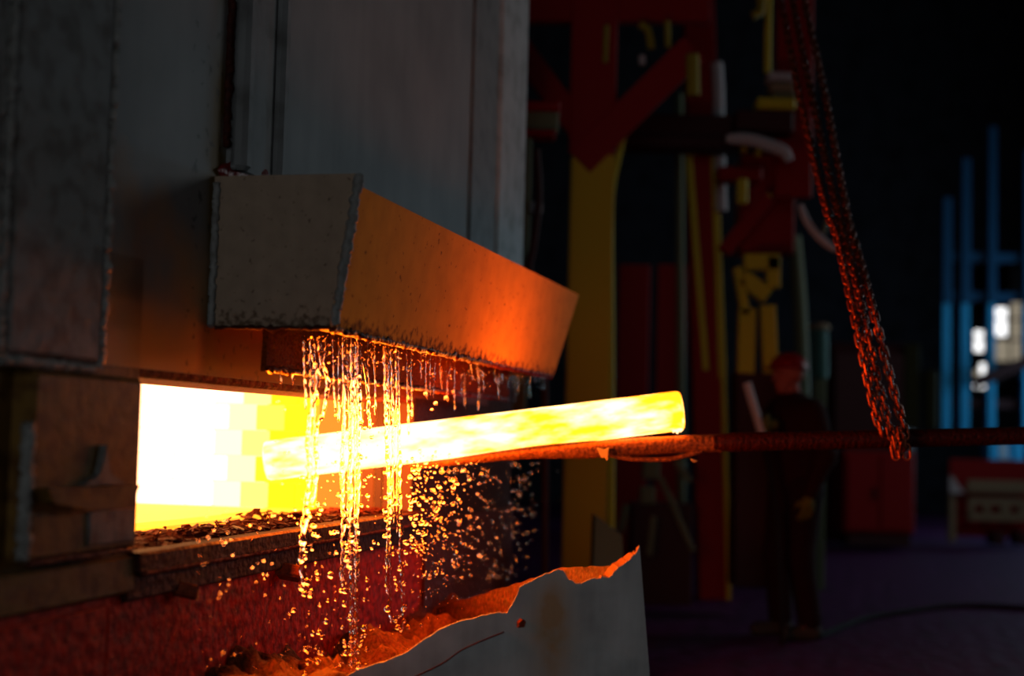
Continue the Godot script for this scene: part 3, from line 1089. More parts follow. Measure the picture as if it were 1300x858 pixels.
func charging_bar():
	var z := 5.22
	var org := at(920, 562, z)
	var t := thing("charging_bar", "long rusty charging bar that carries the glowing billet", "charging bar", Transform3D(Basis(), org))
	var st := mb()
	var path := []
	var radii := []
	for q in [[905, 562, 0.026], [925, 561.5, 0.034], [940, 561, 0.036], [1000, 559.5, 0.034], [1060, 558.5, 0.034], [1150, 556.5, 0.033], [1250, 554, 0.033], [1400, 550.5, 0.033], [1500, 548, 0.033], [1750, 542, 0.033]]:
		path.append(at(q[0], q[1], z) - org)
		radii.append(q[2])
	tube(st, path, radii, 18)
	obj("shaft", st, M.shaft, t)
	# the tip: a forged flattened shovel that runs under the billet
	st = mb()
	path = []
	radii = []
	for q in [[520, 592.5, 0.008], [545, 590, 0.012], [580, 585.5, 0.014], [640, 577.5, 0.016], [690, 572.5, 0.020], [730, 571.5, 0.026], [770, 569.5, 0.030], [820, 566.5, 0.031], [870, 564, 0.032], [915, 562.5, 0.030]]:
		path.append(at(q[0], q[1], z + 0.01) - org)
		radii.append(q[2])
	path = smooth_path(path, 0.02)
	var rr := []
	for i in path.size():
		rr.append(lerpf(0.010, 0.032, smoothstep(0.0, 0.62, float(i) / path.size())))
	var nz := FastNoiseLite.new()
	nz.seed = 12
	nz.frequency = 0.3
	tube(st, path, rr, 16, false, func(i, k): return 1.0 + 0.10 * nz.get_noise_2d(i * 0.8, k * 1.3))
	obj("shovel_tip", st, M.bar, t)
	# thin tie rod below the tip, bent up into the shaft
	st = mb()
	var tie := [at(775, 577, z) - org, at(800, 582, z) - org, at(845, 583, z) - org, at(868, 579, z) - org, at(888, 573, z) - org, at(900, 566, z) - org]
	tube(st, smooth_path(tie, 0.01), 0.009, 10)
	obj("tie_rod", st, M.bar, t)
	# torn scrap of scale stuck under the tip, and a small droplet of scale near the shaft
	st = mb()
	poly(st, PackedVector2Array([Vector2(-0.022, 0.026), Vector2(0.004, 0.02), Vector2(0.024, 0.028), Vector2(0.016, 0.0), Vector2(0.010, -0.024), Vector2(0.0, -0.008), Vector2(-0.012, -0.012)]), -0.004, 0.004)
	obj("scale_scrap", st, M.bg_crate, t, Transform3D(Basis.from_euler(Vector3(0.5, -0.5, 0.0)), at(767, 577, z - 0.035) - org))
	st = mb()
	tube(st, [at(877, 583, z) - org, at(881, 585, z) - org, at(885, 585, z) - org], [0.003, 0.006, 0.003], 8)
	obj("scale_bead", st, M.bg_crate, t)


# ---------------------------------------------------------------- torn sheet trough with slag
func trough():
	var z := 3.9
	var c := at(812, 692, z)
	var t := thing("water_trough", "torn grey sheet steel trough catching water below the furnace", "trough", Transform3D(Basis(), Vector3(c.x, 0, c.z)))
	var org := t.position
	var edge := [[430, 862], [455, 850], [480, 842], [510, 831], [540, 811], [562, 797], [585, 788], [612, 781], [632, 777], [643, 778], [648, 770], [653, 761], [657, 753], [659, 746], [666, 742], [676, 737], [690, 729], [700, 726], [709, 722],
		[716, 725], [722, 735], [733, 741], [742, 739], [750, 734], [758, 735], [764, 732], [772, 733], [778, 728], [785, 720], [792, 716], [800, 709], [808, 701], [812, 692]]
	var nz := FastNoiseLite.new()
	nz.seed = 3
	nz.frequency = 0.11
	var pts := PackedVector2Array()
	for i in edge.size() - 1:
		for k in 4:
			var q: Vector2 = Vector2(edge[i][0], edge[i][1]).lerp(Vector2(edge[i + 1][0], edge[i + 1][1]), k / 4.0)
			q.y += nz.get_noise_2d(q.x * 2.0, 0) * 2.2
			var p := at(q.x, q.y, z) - org
			pts.append(Vector2(p.x, p.y))
	var p9 := at(812, 692, z) - org
	pts.append(Vector2(p9.x, p9.y))
	var p8 := at(825, 858, z) - org
	pts.append(Vector2(p8.x, p8.y))
	pts.append(Vector2(p8.x + 0.04, 0))
	pts.append(Vector2(pts[0].x - 0.5, 0))
	pts.append(Vector2(pts[0].x - 0.5, pts[0].y - 0.15))
	var m: Material = M.sheet
	var st := mb()
	var lo := pts[0]
	var hi := pts[0]
	for p in pts:
		lo = lo.min(p)
		hi = hi.max(p)
	poly(st, pts, -0.007, 0.0, Transform3D(), Rect2(lo.x, hi.y, hi.x - lo.x, lo.y - hi.y))
	var stain := at(700, 800, z) - org
	var sm_ := mat(Color.WHITE, 0.6)
	sm_.albedo_texture = stained_sheet((Vector2(stain.x, stain.y) - Vector2(lo.x, hi.y)) / Vector2(hi.x - lo.x, lo.y - hi.y), (hi.x - lo.x) / (hi.y - lo.y))
	var ns := obj("near_sheet", st, sm_, t)
	# burnt lip curled inwards along the torn edge
	var lip := mb()
	var run := []
	for i in range(116, 129):
		if i < pts.size() - 4: run.append(Vector3(pts[i].x, pts[i].y, -0.004))
	for i in range(96, mini(128, pts.size() - 5)):
		var a := pts[i]
		var b := pts[i + 1]
		var k := clampf((i - 96) / 10.0, 0, 1) * clampf((127 - i) / 9.0, 0, 1)
		var ia := Vector3(a.x - 0.012 * k, a.y + 0.004 * k, -0.006 - 0.055 * k)
		var ib := Vector3(b.x - 0.012 * k, b.y + 0.004 * k, -0.006 - 0.055 * k)
		quad(lip, Vector3(a.x, a.y, -0.003), Vector3(b.x, b.y, -0.003), ib, ia, Vector3.UP)
		quad(lip, Vector3(a.x, a.y - 0.004, -0.003), Vector3(b.x, b.y - 0.004, -0.003), ib - Vector3(0, 0.004, 0), ia - Vector3(0, 0.004, 0), Vector3.DOWN)
	obj("curled_lip", lip, M.lip, ns)
	# crease and a small torn tongue
	var cr := mb()
	var cp := [at(520, 862, z - 0.002) - org, at(560, 843, z - 0.002) - org, at(590, 823, z - 0.002) - org, at(640, 802, z - 0.002) - org]
	tube(cr, smooth_path(cp, 0.01), 0.0035, 6, false, null, 0.6)
	obj("crack", cr, M.rust_dark, ns)
	var tg := mb()
	poly(tg, PackedVector2Array([Vector2(-0.010, -0.008), Vector2(0.008, -0.010), Vector2(0.013, 0.004), Vector2(0.002, 0.012), Vector2(-0.008, 0.006)]), 0.0, 0.012)
	obj("torn_tongue", tg, M.rust, ns, Transform3D(Basis.from_euler(Vector3(0.3, 0.4, 0.2)), at(660, 790, z - 0.002) - org))
	# back sheet, from the near right corner away to the left
	var bx := at(700, 712, 4.5)
	var dir := Vector3(bx.x - c.x, 0, bx.z - c.z).normalized()
	var bn := dir.cross(Vector3.UP).normalized()
	var xf := Transform3D(Basis(dir, Vector3.UP, bn), Vector3.ZERO)
	var bp := PackedVector2Array([Vector2(0.016, 0.0), Vector2(0.016, p9.y - 0.012), Vector2(0.035, p9.y - 0.035)])
	var l := 1.8
	for k in 41:
		var u := 0.05 + (l - 0.05) * k / 40.0
		var yy: float = lerpf(p9.y - 0.055, 0.80, clampf(u / 0.65, 0, 1)) - 0.26 * clampf((u - 0.55) / 1.25, 0, 1)
		bp.append(Vector2(u, yy + 0.006 * nz.get_noise_2d(u * 90.0, 44)))
	bp.append(Vector2(l, 0.0))
	st = mb()
	poly(st, bp, -0.007, 0.0, xf)
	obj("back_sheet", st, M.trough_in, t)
	# slag heap inside the trough
	var sg := mb()
	var hn := FastNoiseLite.new()
	hn.seed = 8
	hn.frequency = 2.2
	hn.fractal_octaves = 5
	var nx := 120
	var ny := 50
	var vs := []
	for i in nx + 1:
		for j in ny + 1:
			var s := -0.55 + 3.1 * i / nx
			var o := 0.005 + 0.80 * j / ny
			var p := FT * Vector3(s, 0, o)
			var hgt := 0.50 + 0.10 * hn.get_noise_2d(s, o * 1.5) + 0.05 * hn.get_noise_2d(s * 4.0 + 9.0, o * 5.0)
			hgt += 0.08 * exp(-pow((s - 0.35) / 0.45, 2)) - 0.3 * smoothstep(0.15, -0.5, s) - 0.35 * pow(o / 0.8, 3)
			if p.z > -3.92:                                        # the heap ends against the near sheet
				hgt = minf(hgt, 0.42 if p.x > -0.36 else 0.58)
			vs.append(Vector3(s, maxf(hgt, 0.0), o))
	for i in nx:
		for j in ny:
			var q := i * (ny + 1) + j
			for e in [q, q + ny + 1, q + 1, q + 1, q + ny + 1, q + ny + 2]:
				var p: Vector3 = vs[e]
				sg.set_uv(Vector2(p.x, p.z))
				sg.add_vertex(p)
	sg.generate_normals()
	var am := sg.commit()
	var heap := obj("slag_heap", am, M.slag, null, FT)
	tag(heap, "rust brown heap of wet slag below the furnace sill", "slag heap", "", "stuff")
	for q in [[325, 848, 0.035], [392, 846, 0.024], [262, 852, 0.026]]:
		var p := at(q[0], q[1], 4.15)
		var sm := SphereMesh.new()
		sm.radius = 1.0
		sm.height = 2.0
		sm.radial_segments = 16
		sm.rings = 9
		var lump := obj("slag_lump", bumpy(sm, 0.22, 4.0, int(q[0])), M.slag, null, Transform3D(Basis.from_scale(Vector3(1.3, 0.9, 1.0) * q[2]), p))
		tag(lump, {325: "biggest dark lump of slag on the heap below the sill", 392: "small lump of slag on the heap nearest the water streams", 262: "lump of slag at the left end of the slag heap"}[int(q[0])], "slag lump", "slag lumps")


# ---------------------------------------------------------------- chains
func link_mesh() -> Mesh:
	var path := []
	var r := 0.0115
	var hl := 0.017
	for k in 9:
		var a := PI * k / 8.0
		path.append(Vector3(r * cos(a), hl + r * sin(a), 0))
	for k in 9:
		var a := PI + PI * k / 8.0
		path.append(Vector3(r * cos(a), -hl + r * sin(a), 0))
	var st := mb()
	tube(st, path, 0.0052, 8, true)
	return st.commit()


func chains():
	var lk := link_mesh()
	var z := 5.165
	var runs := [
		["first of the three red lit chain strands, nearest the billet", [[968, -150], [985, -40], [1012, 110], [1046, 255], [1062, 300], [1080, 380], [1095, 450], [1108, 510], [1119, 550]], 0.0],
		["middle strand of the three red lit chain strands", [[978, -150], [998, -40], [1028, 110], [1060, 255], [1083, 340], [1100, 420], [1116, 490], [1129, 540], [1138, 580]], 0.012],
		["outermost chain strand, dark with pale glints, farthest from the billet", [[990, -150], [1012, -40], [1045, 110], [1074, 265], [1092, 330], [1110, 400], [1124, 455], [1138, 510], [1148, 545], [1152, 580]], 0.02]]
	for r in runs:
		var ps: Array = r[1].map(func(q): return at(q[0], q[1], z + r[2] + 0.0042 * maxf(0.0, 400.0 - q[1])))
		var t := thing("hanging_chain", r[0], "chain", Transform3D(Basis(), ps[0]), "chain strands of the sling")
		var path := smooth_path(ps, 0.036)
		for i in path.size() - 1:
			var a: Vector3 = path[i]
			var b: Vector3 = path[i + 1]
			var y := (b - a).normalized()
			var x := y.cross(Vector3(0.3, 0.1, 1.0)).normalized()
			var bs := Basis(x, y, x.cross(y)) * Basis(Vector3.UP, (PI / 2 if i % 2 else 0.0) + 0.5 + rng.randf_range(-0.25, 0.25))
			obj("link", lk, M.chain, t, Transform3D(bs, (a + b) / 2 - ps[0]))
	# sling loop round the bar
	var cc := at(1143, 557, 5.22)
	var t2 := thing("chain_loop", "loop of chain slung under the charging bar at the foot of the strands", "chain", Transform3D(Basis(), cc))
	var n := 10
	for i in n:
		var a := PI * 0.9 + (PI * 1.3) * i / (n - 1)
		var p := Vector3(0.012 * (i - 4.5) * 0.35, 0.052 * sin(a), -0.052 * cos(a))
		var y := Vector3(0.02, cos(a), sin(a)).normalized()
		var x := y.cross(Vector3.RIGHT).normalized()
		obj("link", lk, M.chain, t2, Transform3D(Basis(x, y, x.cross(y)) * Basis(Vector3.UP, PI / 2 * (i % 2) + 0.4), p))


# ---------------------------------------------------------------- worker
func worker():
	var foot := at(1008, 806, 9.05)
	foot.y = 0
	var fw := Vector3(-0.93, 0, 0.37).normalized()
	var sd := Vector3.UP.cross(fw).normalized()                 # to the figure's left hand side
	var t := thing("person", "person in dark work clothes and red helmet, gripping a pale lever", "person", Transform3D(Basis(sd, Vector3.UP, fw), foot))
	var inv := t.transform.affine_inverse()
	var grip := inv * at(966, 540, 8.75)
	# joints in the figure's own axes: x to its left, y up, z forward
	var hip := Vector3(0, 0.93, 0)
	var chest := Vector3(0, 1.32, 0.02)
	var neck := Vector3(0, 1.47, 0.03)
	var head := Vector3(0, 1.62, 0.06)
	var shl := Vector3(0.19, 1.40, 0.0)
	var shr := Vector3(-0.19, 1.40, 0.02)
	var wrr := grip + Vector3(-0.0, 0.01, -0.09)
	var elr := shr.lerp(wrr, 0.5) + Vector3(-0.06, -0.14, -0.03)
	var ell := Vector3(0.25, 1.13, -0.05)
	var wrl := Vector3(0.24, 0.88, 0.06)
	var kl := Vector3(0.10, 0.50, 0.03)
	var kr := Vector3(-0.10, 0.50, 0.06)
	var al := Vector3(0.11, 0.09, -0.04)
	var ar := Vector3(-0.11, 0.09, 0.03)
	var skin := mat(lin(0.12, 0.03, 0.02), 0.6)
	var cloth := mat(lin(0.009, 0.001, 0.001), 0.9)
	var trous := mat(lin(0.006, 0.001, 0.002), 0.9)
	var boot := mat(lin(0.02, 0.018, 0.016), 0.6)
	var glove := mat(lin(0.05, 0.045, 0.005), 0.8)
	var helm := mat(lin(0.08, 0.002, 0.004), 0.4)
	var caps := [
		[hip, chest, 0.135, 0.15], [Vector3(0.07, 1.33, 0.02), Vector3(-0.07, 1.33, 0.02), 0.125, 0.125], [chest, neck, 0.10, 0.055], [neck, head, 0.055, 0.062],
		[shl, ell, 0.055, 0.042], [ell, wrl, 0.042, 0.03], [shr, elr, 0.055, 0.042], [elr, wrr, 0.042, 0.03],
		[Vector3(0.09, 0.92, 0), kl, 0.095, 0.06], [kl, al, 0.06, 0.042], [Vector3(-0.09, 0.92, 0), kr, 0.095, 0.06], [kr, ar, 0.06, 0.042],
		[al + Vector3(0, -0.03, -0.02), al + Vector3(0.01, -0.05, 0.15), 0.045, 0.035], [ar + Vector3(0, -0.03, -0.02), ar + Vector3(-0.01, -0.05, 0.15), 0.045, 0.035]]
	obj("body", flesh(caps, 0.024, 0.05), skin, t)
	# head with a face of its own
	var hc := [[head + Vector3(0, 0.03, -0.01), head + Vector3(0, 0.03, 0.0), 0.092, 0.092], [head + Vector3(0, -0.03, 0.02), head + Vector3(0, -0.075, 0.045), 0.07, 0.042],
		[head + Vector3(0, 0.015, 0.085), head + Vector3(0, -0.022, 0.108), 0.012, 0.015], [head + Vector3(0.085, 0.0, -0.005), head + Vector3(0.085, 0.03, -0.01), 0.016, 0.018], [head + Vector3(-0.085, 0.0, -0.005), head + Vector3(-0.085, 0.03, -0.01), 0.016, 0.018],
		[head + Vector3(0.022, -0.05, 0.078), head + Vector3(-0.022, -0.05, 0.078), 0.009, 0.009], [head + Vector3(0.05, 0.035, 0.062), head + Vector3(-0.05, 0.035, 0.062), 0.018, 0.018]]
	var hd := obj("head", flesh(hc, 0.008, 0.02), skin, t)
	for s in [-1, 1]:
		var em := SphereMesh.new()
		em.radius = 0.012
		em.height = 0.024
		em.radial_segments = 10
		em.rings = 6
		obj("eye", em, M.bg_dark, hd, Transform3D(Basis(), head + Vector3(s * 0.032, 0.014, 0.078)))
	var hl := mb()
	var hp := []
	var hr := []
	for k in 9:
		var a := PI / 2 * k / 8.0
		hp.append(head + Vector3(0, 0.045 + 0.105 * sin(a), -0.005))
		hr.append(maxf(0.122 * cos(a), 0.004))
	tube(hl, hp, hr, 24)
	var ho := obj("helmet", hl, helm, t)
	hl = mb()
	tube(hl, [head + Vector3(0, 0.040, 0.015), head + Vector3(0, 0.048, 0.015)], [0.145, 0.140], 24)
	obj("brim", hl, helm, ho)
	# clothes, a little larger than the body, ending at neck, cuffs and ankles
	var jc := [[hip + Vector3(0, -0.06, 0), chest, 0.165, 0.18], [Vector3(0.08, 1.33, 0.02), Vector3(-0.08, 1.33, 0.02), 0.15, 0.15], [chest, neck + Vector3(0, -0.02, 0), 0.12, 0.085],
		[shl, ell, 0.075, 0.062], [ell, ell.lerp(wrl, 0.9), 0.062, 0.05], [shr, elr, 0.075, 0.062], [elr, elr.lerp(wrr, 0.88), 0.062, 0.05]]
	var jk := obj("jacket", flesh(jc, 0.022, 0.06), cloth, t)
	jk.set_meta("label", "dark work jacket")
	var tc := [[Vector3(0.09, 0.90, 0), kl, 0.125, 0.088], [kl, al + Vector3(0, 0.03, 0), 0.088, 0.075], [Vector3(-0.09, 0.90, 0), kr, 0.125, 0.088], [kr, ar + Vector3(0, 0.03, 0), 0.088, 0.075], [Vector3(0.05, 0.93, 0), Vector3(-0.05, 0.93, 0), 0.135, 0.135]]
	obj("trousers", flesh(tc, 0.022, 0.04), trous, t)
	for an in [al, ar]:
		obj("boot", flesh([[an + Vector3(0, 0.06, 0), an + Vector3(0, -0.03, -0.01), 0.058, 0.056], [an + Vector3(0, -0.04, -0.03), an + Vector3(0, -0.045, 0.17), 0.05, 0.044]], 0.014, 0.03), boot, t)
	# gloved hands: palm, four fingers and a thumb, the right one closed round the lever
	var hands := [[wrr, (grip - wrr).normalized(), true, Vector3(0, 0, 0)], [wrl, Vector3(0, -1, 0.15).normalized(), false, Vector3.ZERO]]
	for hh in hands:
		var wr: Vector3 = hh[0]
		var dr: Vector3 = hh[1]
		var across := Vector3(0, 1, 0) if hh[2] else Vector3(0, 0, 1)
		across = (across - dr * across.dot(dr)).normalized()
		var pn := dr.cross(across).normalized()
		if hh[2] and pn.x < 0: pn = -pn
		if not hh[2] and pn.x > 0: pn = -pn
		var g := [[wr, wr + dr * 0.05, 0.03, 0.032], [wr + dr * 0.04 + across * 0.025, wr + dr * 0.08 + across * 0.028, 0.02, 0.016], [wr + dr * 0.04 - across * 0.025, wr + dr * 0.08 - across * 0.028, 0.02, 0.016]]
		var curl := 1.0 if hh[2] else 0.35
		for f in 4:
			var root: Vector3 = wr + dr * 0.08 + across * (0.032 - 0.021 * f)
			var len: float = [0.034, 0.038, 0.036, 0.029][f]
			var a1 := curl * 0.9
			var d1 := (dr * cos(a1) + pn * sin(a1)).normalized()
			var a2 := curl * 2.0
			var d2 := (dr * cos(a2) + pn * sin(a2)).normalized()
			var a3 := curl * 2.9
			var d3 := (dr * cos(a3) + pn * sin(a3)).normalized()
			g.append([root, root + d1 * len, 0.0105, 0.010])
			g.append([root + d1 * len, root + d1 * len + d2 * len * 0.75, 0.010, 0.0095])
			g.append([root + d1 * len + d2 * len * 0.75, root + d1 * len + d2 * len * 0.75 + d3 * len * 0.55, 0.0095, 0.0085])
		var tb: Vector3 = wr + dr * 0.03 + across * 0.03
		var t1: Vector3 = tb + (dr * 0.6 + across * 0.6 + pn * 0.6).normalized() * 0.042
		g.append([tb, t1, 0.014, 0.012])
		g.append([t1, t1 + (dr * 0.7 + pn * 0.7 - across * 0.1).normalized() * 0.032, 0.012, 0.0095])
		obj("gloved_hand", flesh(g, 0.007, 0.008), glove, t)
	# the lever in the hand
	var la := at(948, 486, 8.72)
	var lb := at(968, 552, 8.72)
	var lc := at(985, 640, 8.72)
	var lv := thing("lever", "slim pale grey lever gripped by the worker in the red helmet", "lever", Transform3D(Basis(), lb))
	var st := mb()
	tube(st, smooth_path([la - lb, Vector3.ZERO], 0.05), 0.026, 12)
	obj("handle", st, M.bg_grey, lv)
	st = mb()
	tube(st, [Vector3.ZERO, lc - lb, Vector3(lc.x + 0.05, 0.0, lc.z) - lb], 0.016, 10)
	obj("rod", st, M.bg_black, lv)


# ---------------------------------------------------------------- things in the dark hall
func rod(called: String, label: String, category: String, pts: Array, depth: float, r: float, m: Material, group := "") -> MeshInstance3D:
	var ps := pts.map(func(q): return at(q[0], q[1], depth))
	var org: Vector3 = ps[ps.size() - 1]
	var st := mb()
	tube(st, smooth_path(ps.map(func(p): return p - org), 0.06), r, 10)
	var o := obj(called, st, m, null, Transform3D(Basis(), org))
	tag(o, label, category, group)
	return o


func blk(parent: Node, called: String, x0: float, y0: float, x1: float, y1: float, depth: float, thick: float, m: Material, org: Vector3, bev := 0.01) -> MeshInstance3D:
	var a := at(x0, y1, depth)
	var b := at(x1, y0, depth)
	var st := mb()
	span(st, Vector3(a.x, a.y, -depth - thick) - org, Vector3(b.x, b.y, -depth) - org, bev)
	return obj(called, st, m, parent)


func backdrop():
	# first steel frame: column, top beam and two diagonal braces
	var z := 9.4
	var foot := at(740, 705, z)
	foot.y = 0
	var t := thing("braced_column", "rusty steel column with diagonal braces and a top beam behind the billet", "column", Transform3D(Basis(), foot))
	var st := mb()
	var ctop := at(766, -420, z)
	ibeam(st, Vector3.ZERO, Vector3(ctop.x, ctop.y, -z) - foot, 0.27, 0.30)
	obj("column", st, M.bg_column, t)
	st = mb()
	bar(st, at(735, 205, z - 0.16) - foot, at(880, 62, z - 0.16) - foot, 0.20, 0.05)
	obj("brace", st, M.bg_red, t)
	st = mb()
	bar(st, at(740, 170, z - 0.12) - foot, at(640, 35, z - 0.12) - foot, 0.16, 0.05)
	obj("brace", st, M.bg_red, t)
	st = mb()
	bar(st, at(640, 12, z - 0.05) - foot, at(900, 12, z - 0.05) - foot, 0.18, 0.1)
	obj("top_beam", st, M.bg_red, t)
	blk(t, "gusset_plate", 722, -50, 786, 195, z - 0.16, 0.03, M.bg_red, foot)
	var pr := at(820, 722, 13.2)
	pr.y = 0
	var pt := thing("red_partition", "dark red sheet partition between the braced column and the leaning post", "partition", Transform3D(Basis(), pr))
	blk(pt, "panel", 778, 336, 826, 735, 13.2, 0.04, M.bg_red, pr)
	blk(pt, "panel", 828, 336, 872, 735, 13.2, 0.04, M.bg_red, pr)
	# curved yellowish hose by the column
	rod("hose", "olive hose curving down beside the braced steel column", "hose", [[798, 130], [794, 160], [785, 200], [777, 240], [775, 290], [776, 420], [776, 620], [775, 720]], z + 0.05, 0.022, M.bg_yellow)
	# bracket and beam end by the furnace edge
	var bo := at(688, 150, 8.3)
	var b1 := thing("wall_bracket", "red edged stub beam beside the furnace edge", "bracket", Transform3D(Basis(), bo))
	blk(b1, "top_flange", 640, 128, 712, 139, 8.3, 0.2, M.bg_red, bo)
	blk(b1, "web", 640, 139, 710, 164, 8.34, 0.12, M.bg_green, bo)
	blk(b1, "bottom_flange", 640, 164, 706, 170, 8.3, 0.2, M.bg_red, bo)
	blk(b1, "post", 640, 170, 676, 560, 8.36, 0.14, M.bg_green, bo)
	rod("conduit", "thin grey conduit between the furnace edge and the column", "conduit", [[681, 190], [684, 240], [683, 268], [676, 320], [672, 345], [690, 420], [692, 832]], 8.2, 0.022, M.bg_dark)
	blk(b1, "junction_box", 673, 256, 689, 270, 8.34, 0.05, M.bg_grey, bo)
	# second post: leaning, red with yellow edges
	z = 11.2
	var f2 := at(922, 760, z)
	f2.y = 0
	t = thing("leaning_post", "dark red steel post with worn yellow edges, leaning a little", "post", Transform3D(Basis(), f2))
	st = mb()
	var top2 := at(884, -60, z)
	bar(st, Vector3(-0.10, 0, 0), Vector3(top2.x, top2.y, -z) - f2, 0.24, 0.2)
	obj("shaft", st, M.bg_red, t)
	st = mb()
	bar(st, at(873, 178, z - 0.13) - f2, at(896, 470, z - 0.13) - f2, 0.045, 0.03)
	obj("edge_angle", st, M.bg_yellow, t)
	st = mb()
	bar(st, at(906, 178, z - 0.13) - f2, at(917, 480, z - 0.13) - f2, 0.055, 0.03)
	obj("edge_angle", st, M.bg_yellow, t)
	st = mb()
	bar(st, at(918, 480, z - 0.12) - f2, Vector3(0.0, 0.0, 0.12), 0.035, 0.03)
	obj("edge_angle", st, M.bg_yellow, t)
	# cross beam of the hoist runway
	var co := at(880, 160, 10.6)
	t = thing("runway_beam", "dark cross beam above the leaning post", "beam", Transform3D(Basis(), co))
	blk(t, "web", 770, 148, 1006, 178, 10.6, 0.05, M.bg_dark, co)
	blk(t, "flange", 766, 176, 1000, 184, 10.5, 0.3, M.bg_dark, co)
	# upright pipes
	rod("upright_pipe", "slim grey green pipe left of the leaning post", "pipe", [[862, 120], [863, 250], [864, 455], [866, 752]], 11.9, 0.035, M.bg_green, "upright pipes")
	rod("upright_pipe", "dull green post behind the yellow machine frame", "pipe", [[1008, 300], [1016, 400], [1020, 520], [1026, 743]], 12.5, 0.06, M.bg_green, "upright pipes")
	# hoist gear hanging over the aisle
	var ho := at(968, 120, 9.6)
	t = thing("hoist_block", "hoist block with pale housing over an orange yellow band, high in the hall", "hoist", Transform3D(Basis(), ho))
	blk(t, "cap", 976, 91, 1007, 101, 9.6, 0.16, M.bg_grey, ho)
	blk(t, "housing", 978, 104, 1009, 115, 9.6, 0.16, M.bg_crate, ho)
	blk(t, "lower_housing", 980, 116, 1011, 123, 9.6, 0.16, M.bg_green, ho)
	blk(t, "band", 962, 124, 1011, 137, 9.58, 0.2, M.bg_yellow, ho)
	blk(t, "hanger", 971, -40, 981, 92, 9.66, 0.05, M.bg_yellow, ho)
	blk(t, "frame_plate", 984, -40, 1034, 250, 9.9, 0.05, M.bg_red, ho)
	blk(t, "base", 935, 140, 1008, 165, 9.62, 0.25, M.bg_dark, ho)
	# curved guard strips
	curved_strip(t, ho, "guard_strip", [[922, 176], [950, 177], [978, 185], [996, 193], [1002, 204]], 9.5, 0.085)
	curved_strip(t, ho, "slim_guard_strip", [[1016, 260], [1024, 280], [1036, 297], [1050, 310], [1061, 318]], 9.3, 0.05)
	var hk := mb()
	tube(hk, [at(1053, 268, 9.3) - ho, at(1050, 280, 9.3) - ho, at(1045, 296, 9.3) - ho], 0.016, 8)
	obj("hook", hk, M.bg_green, t)
	# small yellow gear near the top
	var gears := [
		["yellow bent bracket under the top beam", [[812, 31], [822, 36], [827, 62]], 0.026], ["short yellow bolt hanging under the top beam", [[847, 27], [848, 60]], 0.02], ["yellow bar hanging from the brace end", [[879, 70], [880, 122]], 0.045], ["thin yellow strap on the braced column", [[770, 32], [768, 80]], 0.018],
		["yellow hook top beside the hoist hanger", [[966, -10], [965, 16], [955, 20]], 0.03]]
	for g in gears:
		rod("yellow_fitting", g[0], "fitting", g[1], 9.2, g[2], M.bg_olive, "yellow fittings on the steelwork")
	rod("pale_knob", "small pale round knob under the yellow bent bracket", "knob", [[815, 71], [816, 82]], 9.2, 0.022, M.bg_grey)
	# red machinery around the leaning post
	var ro := at(950, 250, 10.3)
	t = thing("red_machine_head", "dark red machine head with orange spots beside the leaning post", "machine", Transform3D(Basis(), ro))
	blk(t, "arm", 912, 212, 968, 228, 10.3, 0.2, M.bg_red, ro)
	blk(t, "body", 940, 196, 1010, 320, 10.5, 0.3, M.bg_red, ro)
	blk(t, "yellow_plate", 936, 226, 950, 258, 10.25, 0.04, M.bg_yellow, ro)
	st = mb()
	bar(st, at(918, 320, 10.2) - ro, at(975, 250, 10.2) - ro, 0.10, 0.1)
	obj("strut", st, M.bg_red, t)
	for q in [[962, 260], [975, 250], [944, 190], [962, 194]]:
		st = mb()
		var p := at(q[0], q[1], 10.2) - ro
		tube(st, [p - Vector3(0, 0, 0.05), p + Vector3(0, 0, 0.03)], 0.022, 10)
		obj("bolt_head", st, M.bg_yellow, t)
	st = mb()
	tube(st, smooth_path([at(910, 80, 10.88) - ro, at(912, 112, 10.88) - ro, at(913, 180, 10.88) - ro, at(916, 268, 10.88) - ro], 0.06), 0.045, 12)
	obj("grey_cylinder", st, M.bg_grey, t)
	# yellow machine frame
	var yo := at(960, 470, 10.0)
	yo.y = 0
	t = thing("yellow_gantry", "yellow steel machine frame behind the worker", "gantry", Transform3D(Basis(), yo))
	for q in [[944, 333, 988, 333, 0.11], [981, 326, 981, 366, 0.09], [942, 352, 974, 376, 0.11], [948, 392, 946, 474, 0.115], [974, 388, 978, 474, 0.10], [936, 340, 946, 400, 0.06]]:
		st = mb()
		var a := at(q[0], q[1], 10.0) - yo
		var b := at(q[2], q[3], 10.0) - yo
		if b.y < 0.6: b.y = 0.0
		bar(st, a, b, q[4], 0.1)
		obj("member", st, M.bg_yellow, t)
	blk(t, "base", 932, 472, 995, 745, 10.0, 0.3, M.bg_dark, yo)
	# teal drum on a stand
	var to := at(1040, 450, 12.0)
	to.y = 0
	t = thing("teal_canister", "dull teal canister with a yellowish lid beside the green post", "canister", Transform3D(Basis(), to))
	st = mb()
	var ta := at(1040, 480, 12.0) - to
	var tb := at(1040, 418, 12.0) - to
	tube(st, [ta, ta.lerp(tb, 0.9), tb], [0.075, 0.075, 0.06], 18)
	obj("drum", st, M.bg_teal, t)
	st = mb()
	tube(st, [tb, tb + Vector3(0, 0.03, 0), tb + Vector3(0, 0.05, 0)], [0.09, 0.09, 0.06], 18)
	obj("lid", st, M.bg_crate, t)
	st = mb()
	span(st, Vector3(-0.05, 0, -0.05), Vector3(0.05, ta.y, 0.05), 0.01)
	obj("stand", st, M.bg_green, t)
	# machine cabinets right of the worker
	var mo := at(1105, 690, 16.5)
	mo.y = 0
	t = thing("machine_cabinet", "big dark red cabinet standing behind the foot of the chains", "cabinet", Transform3D(Basis(), mo))
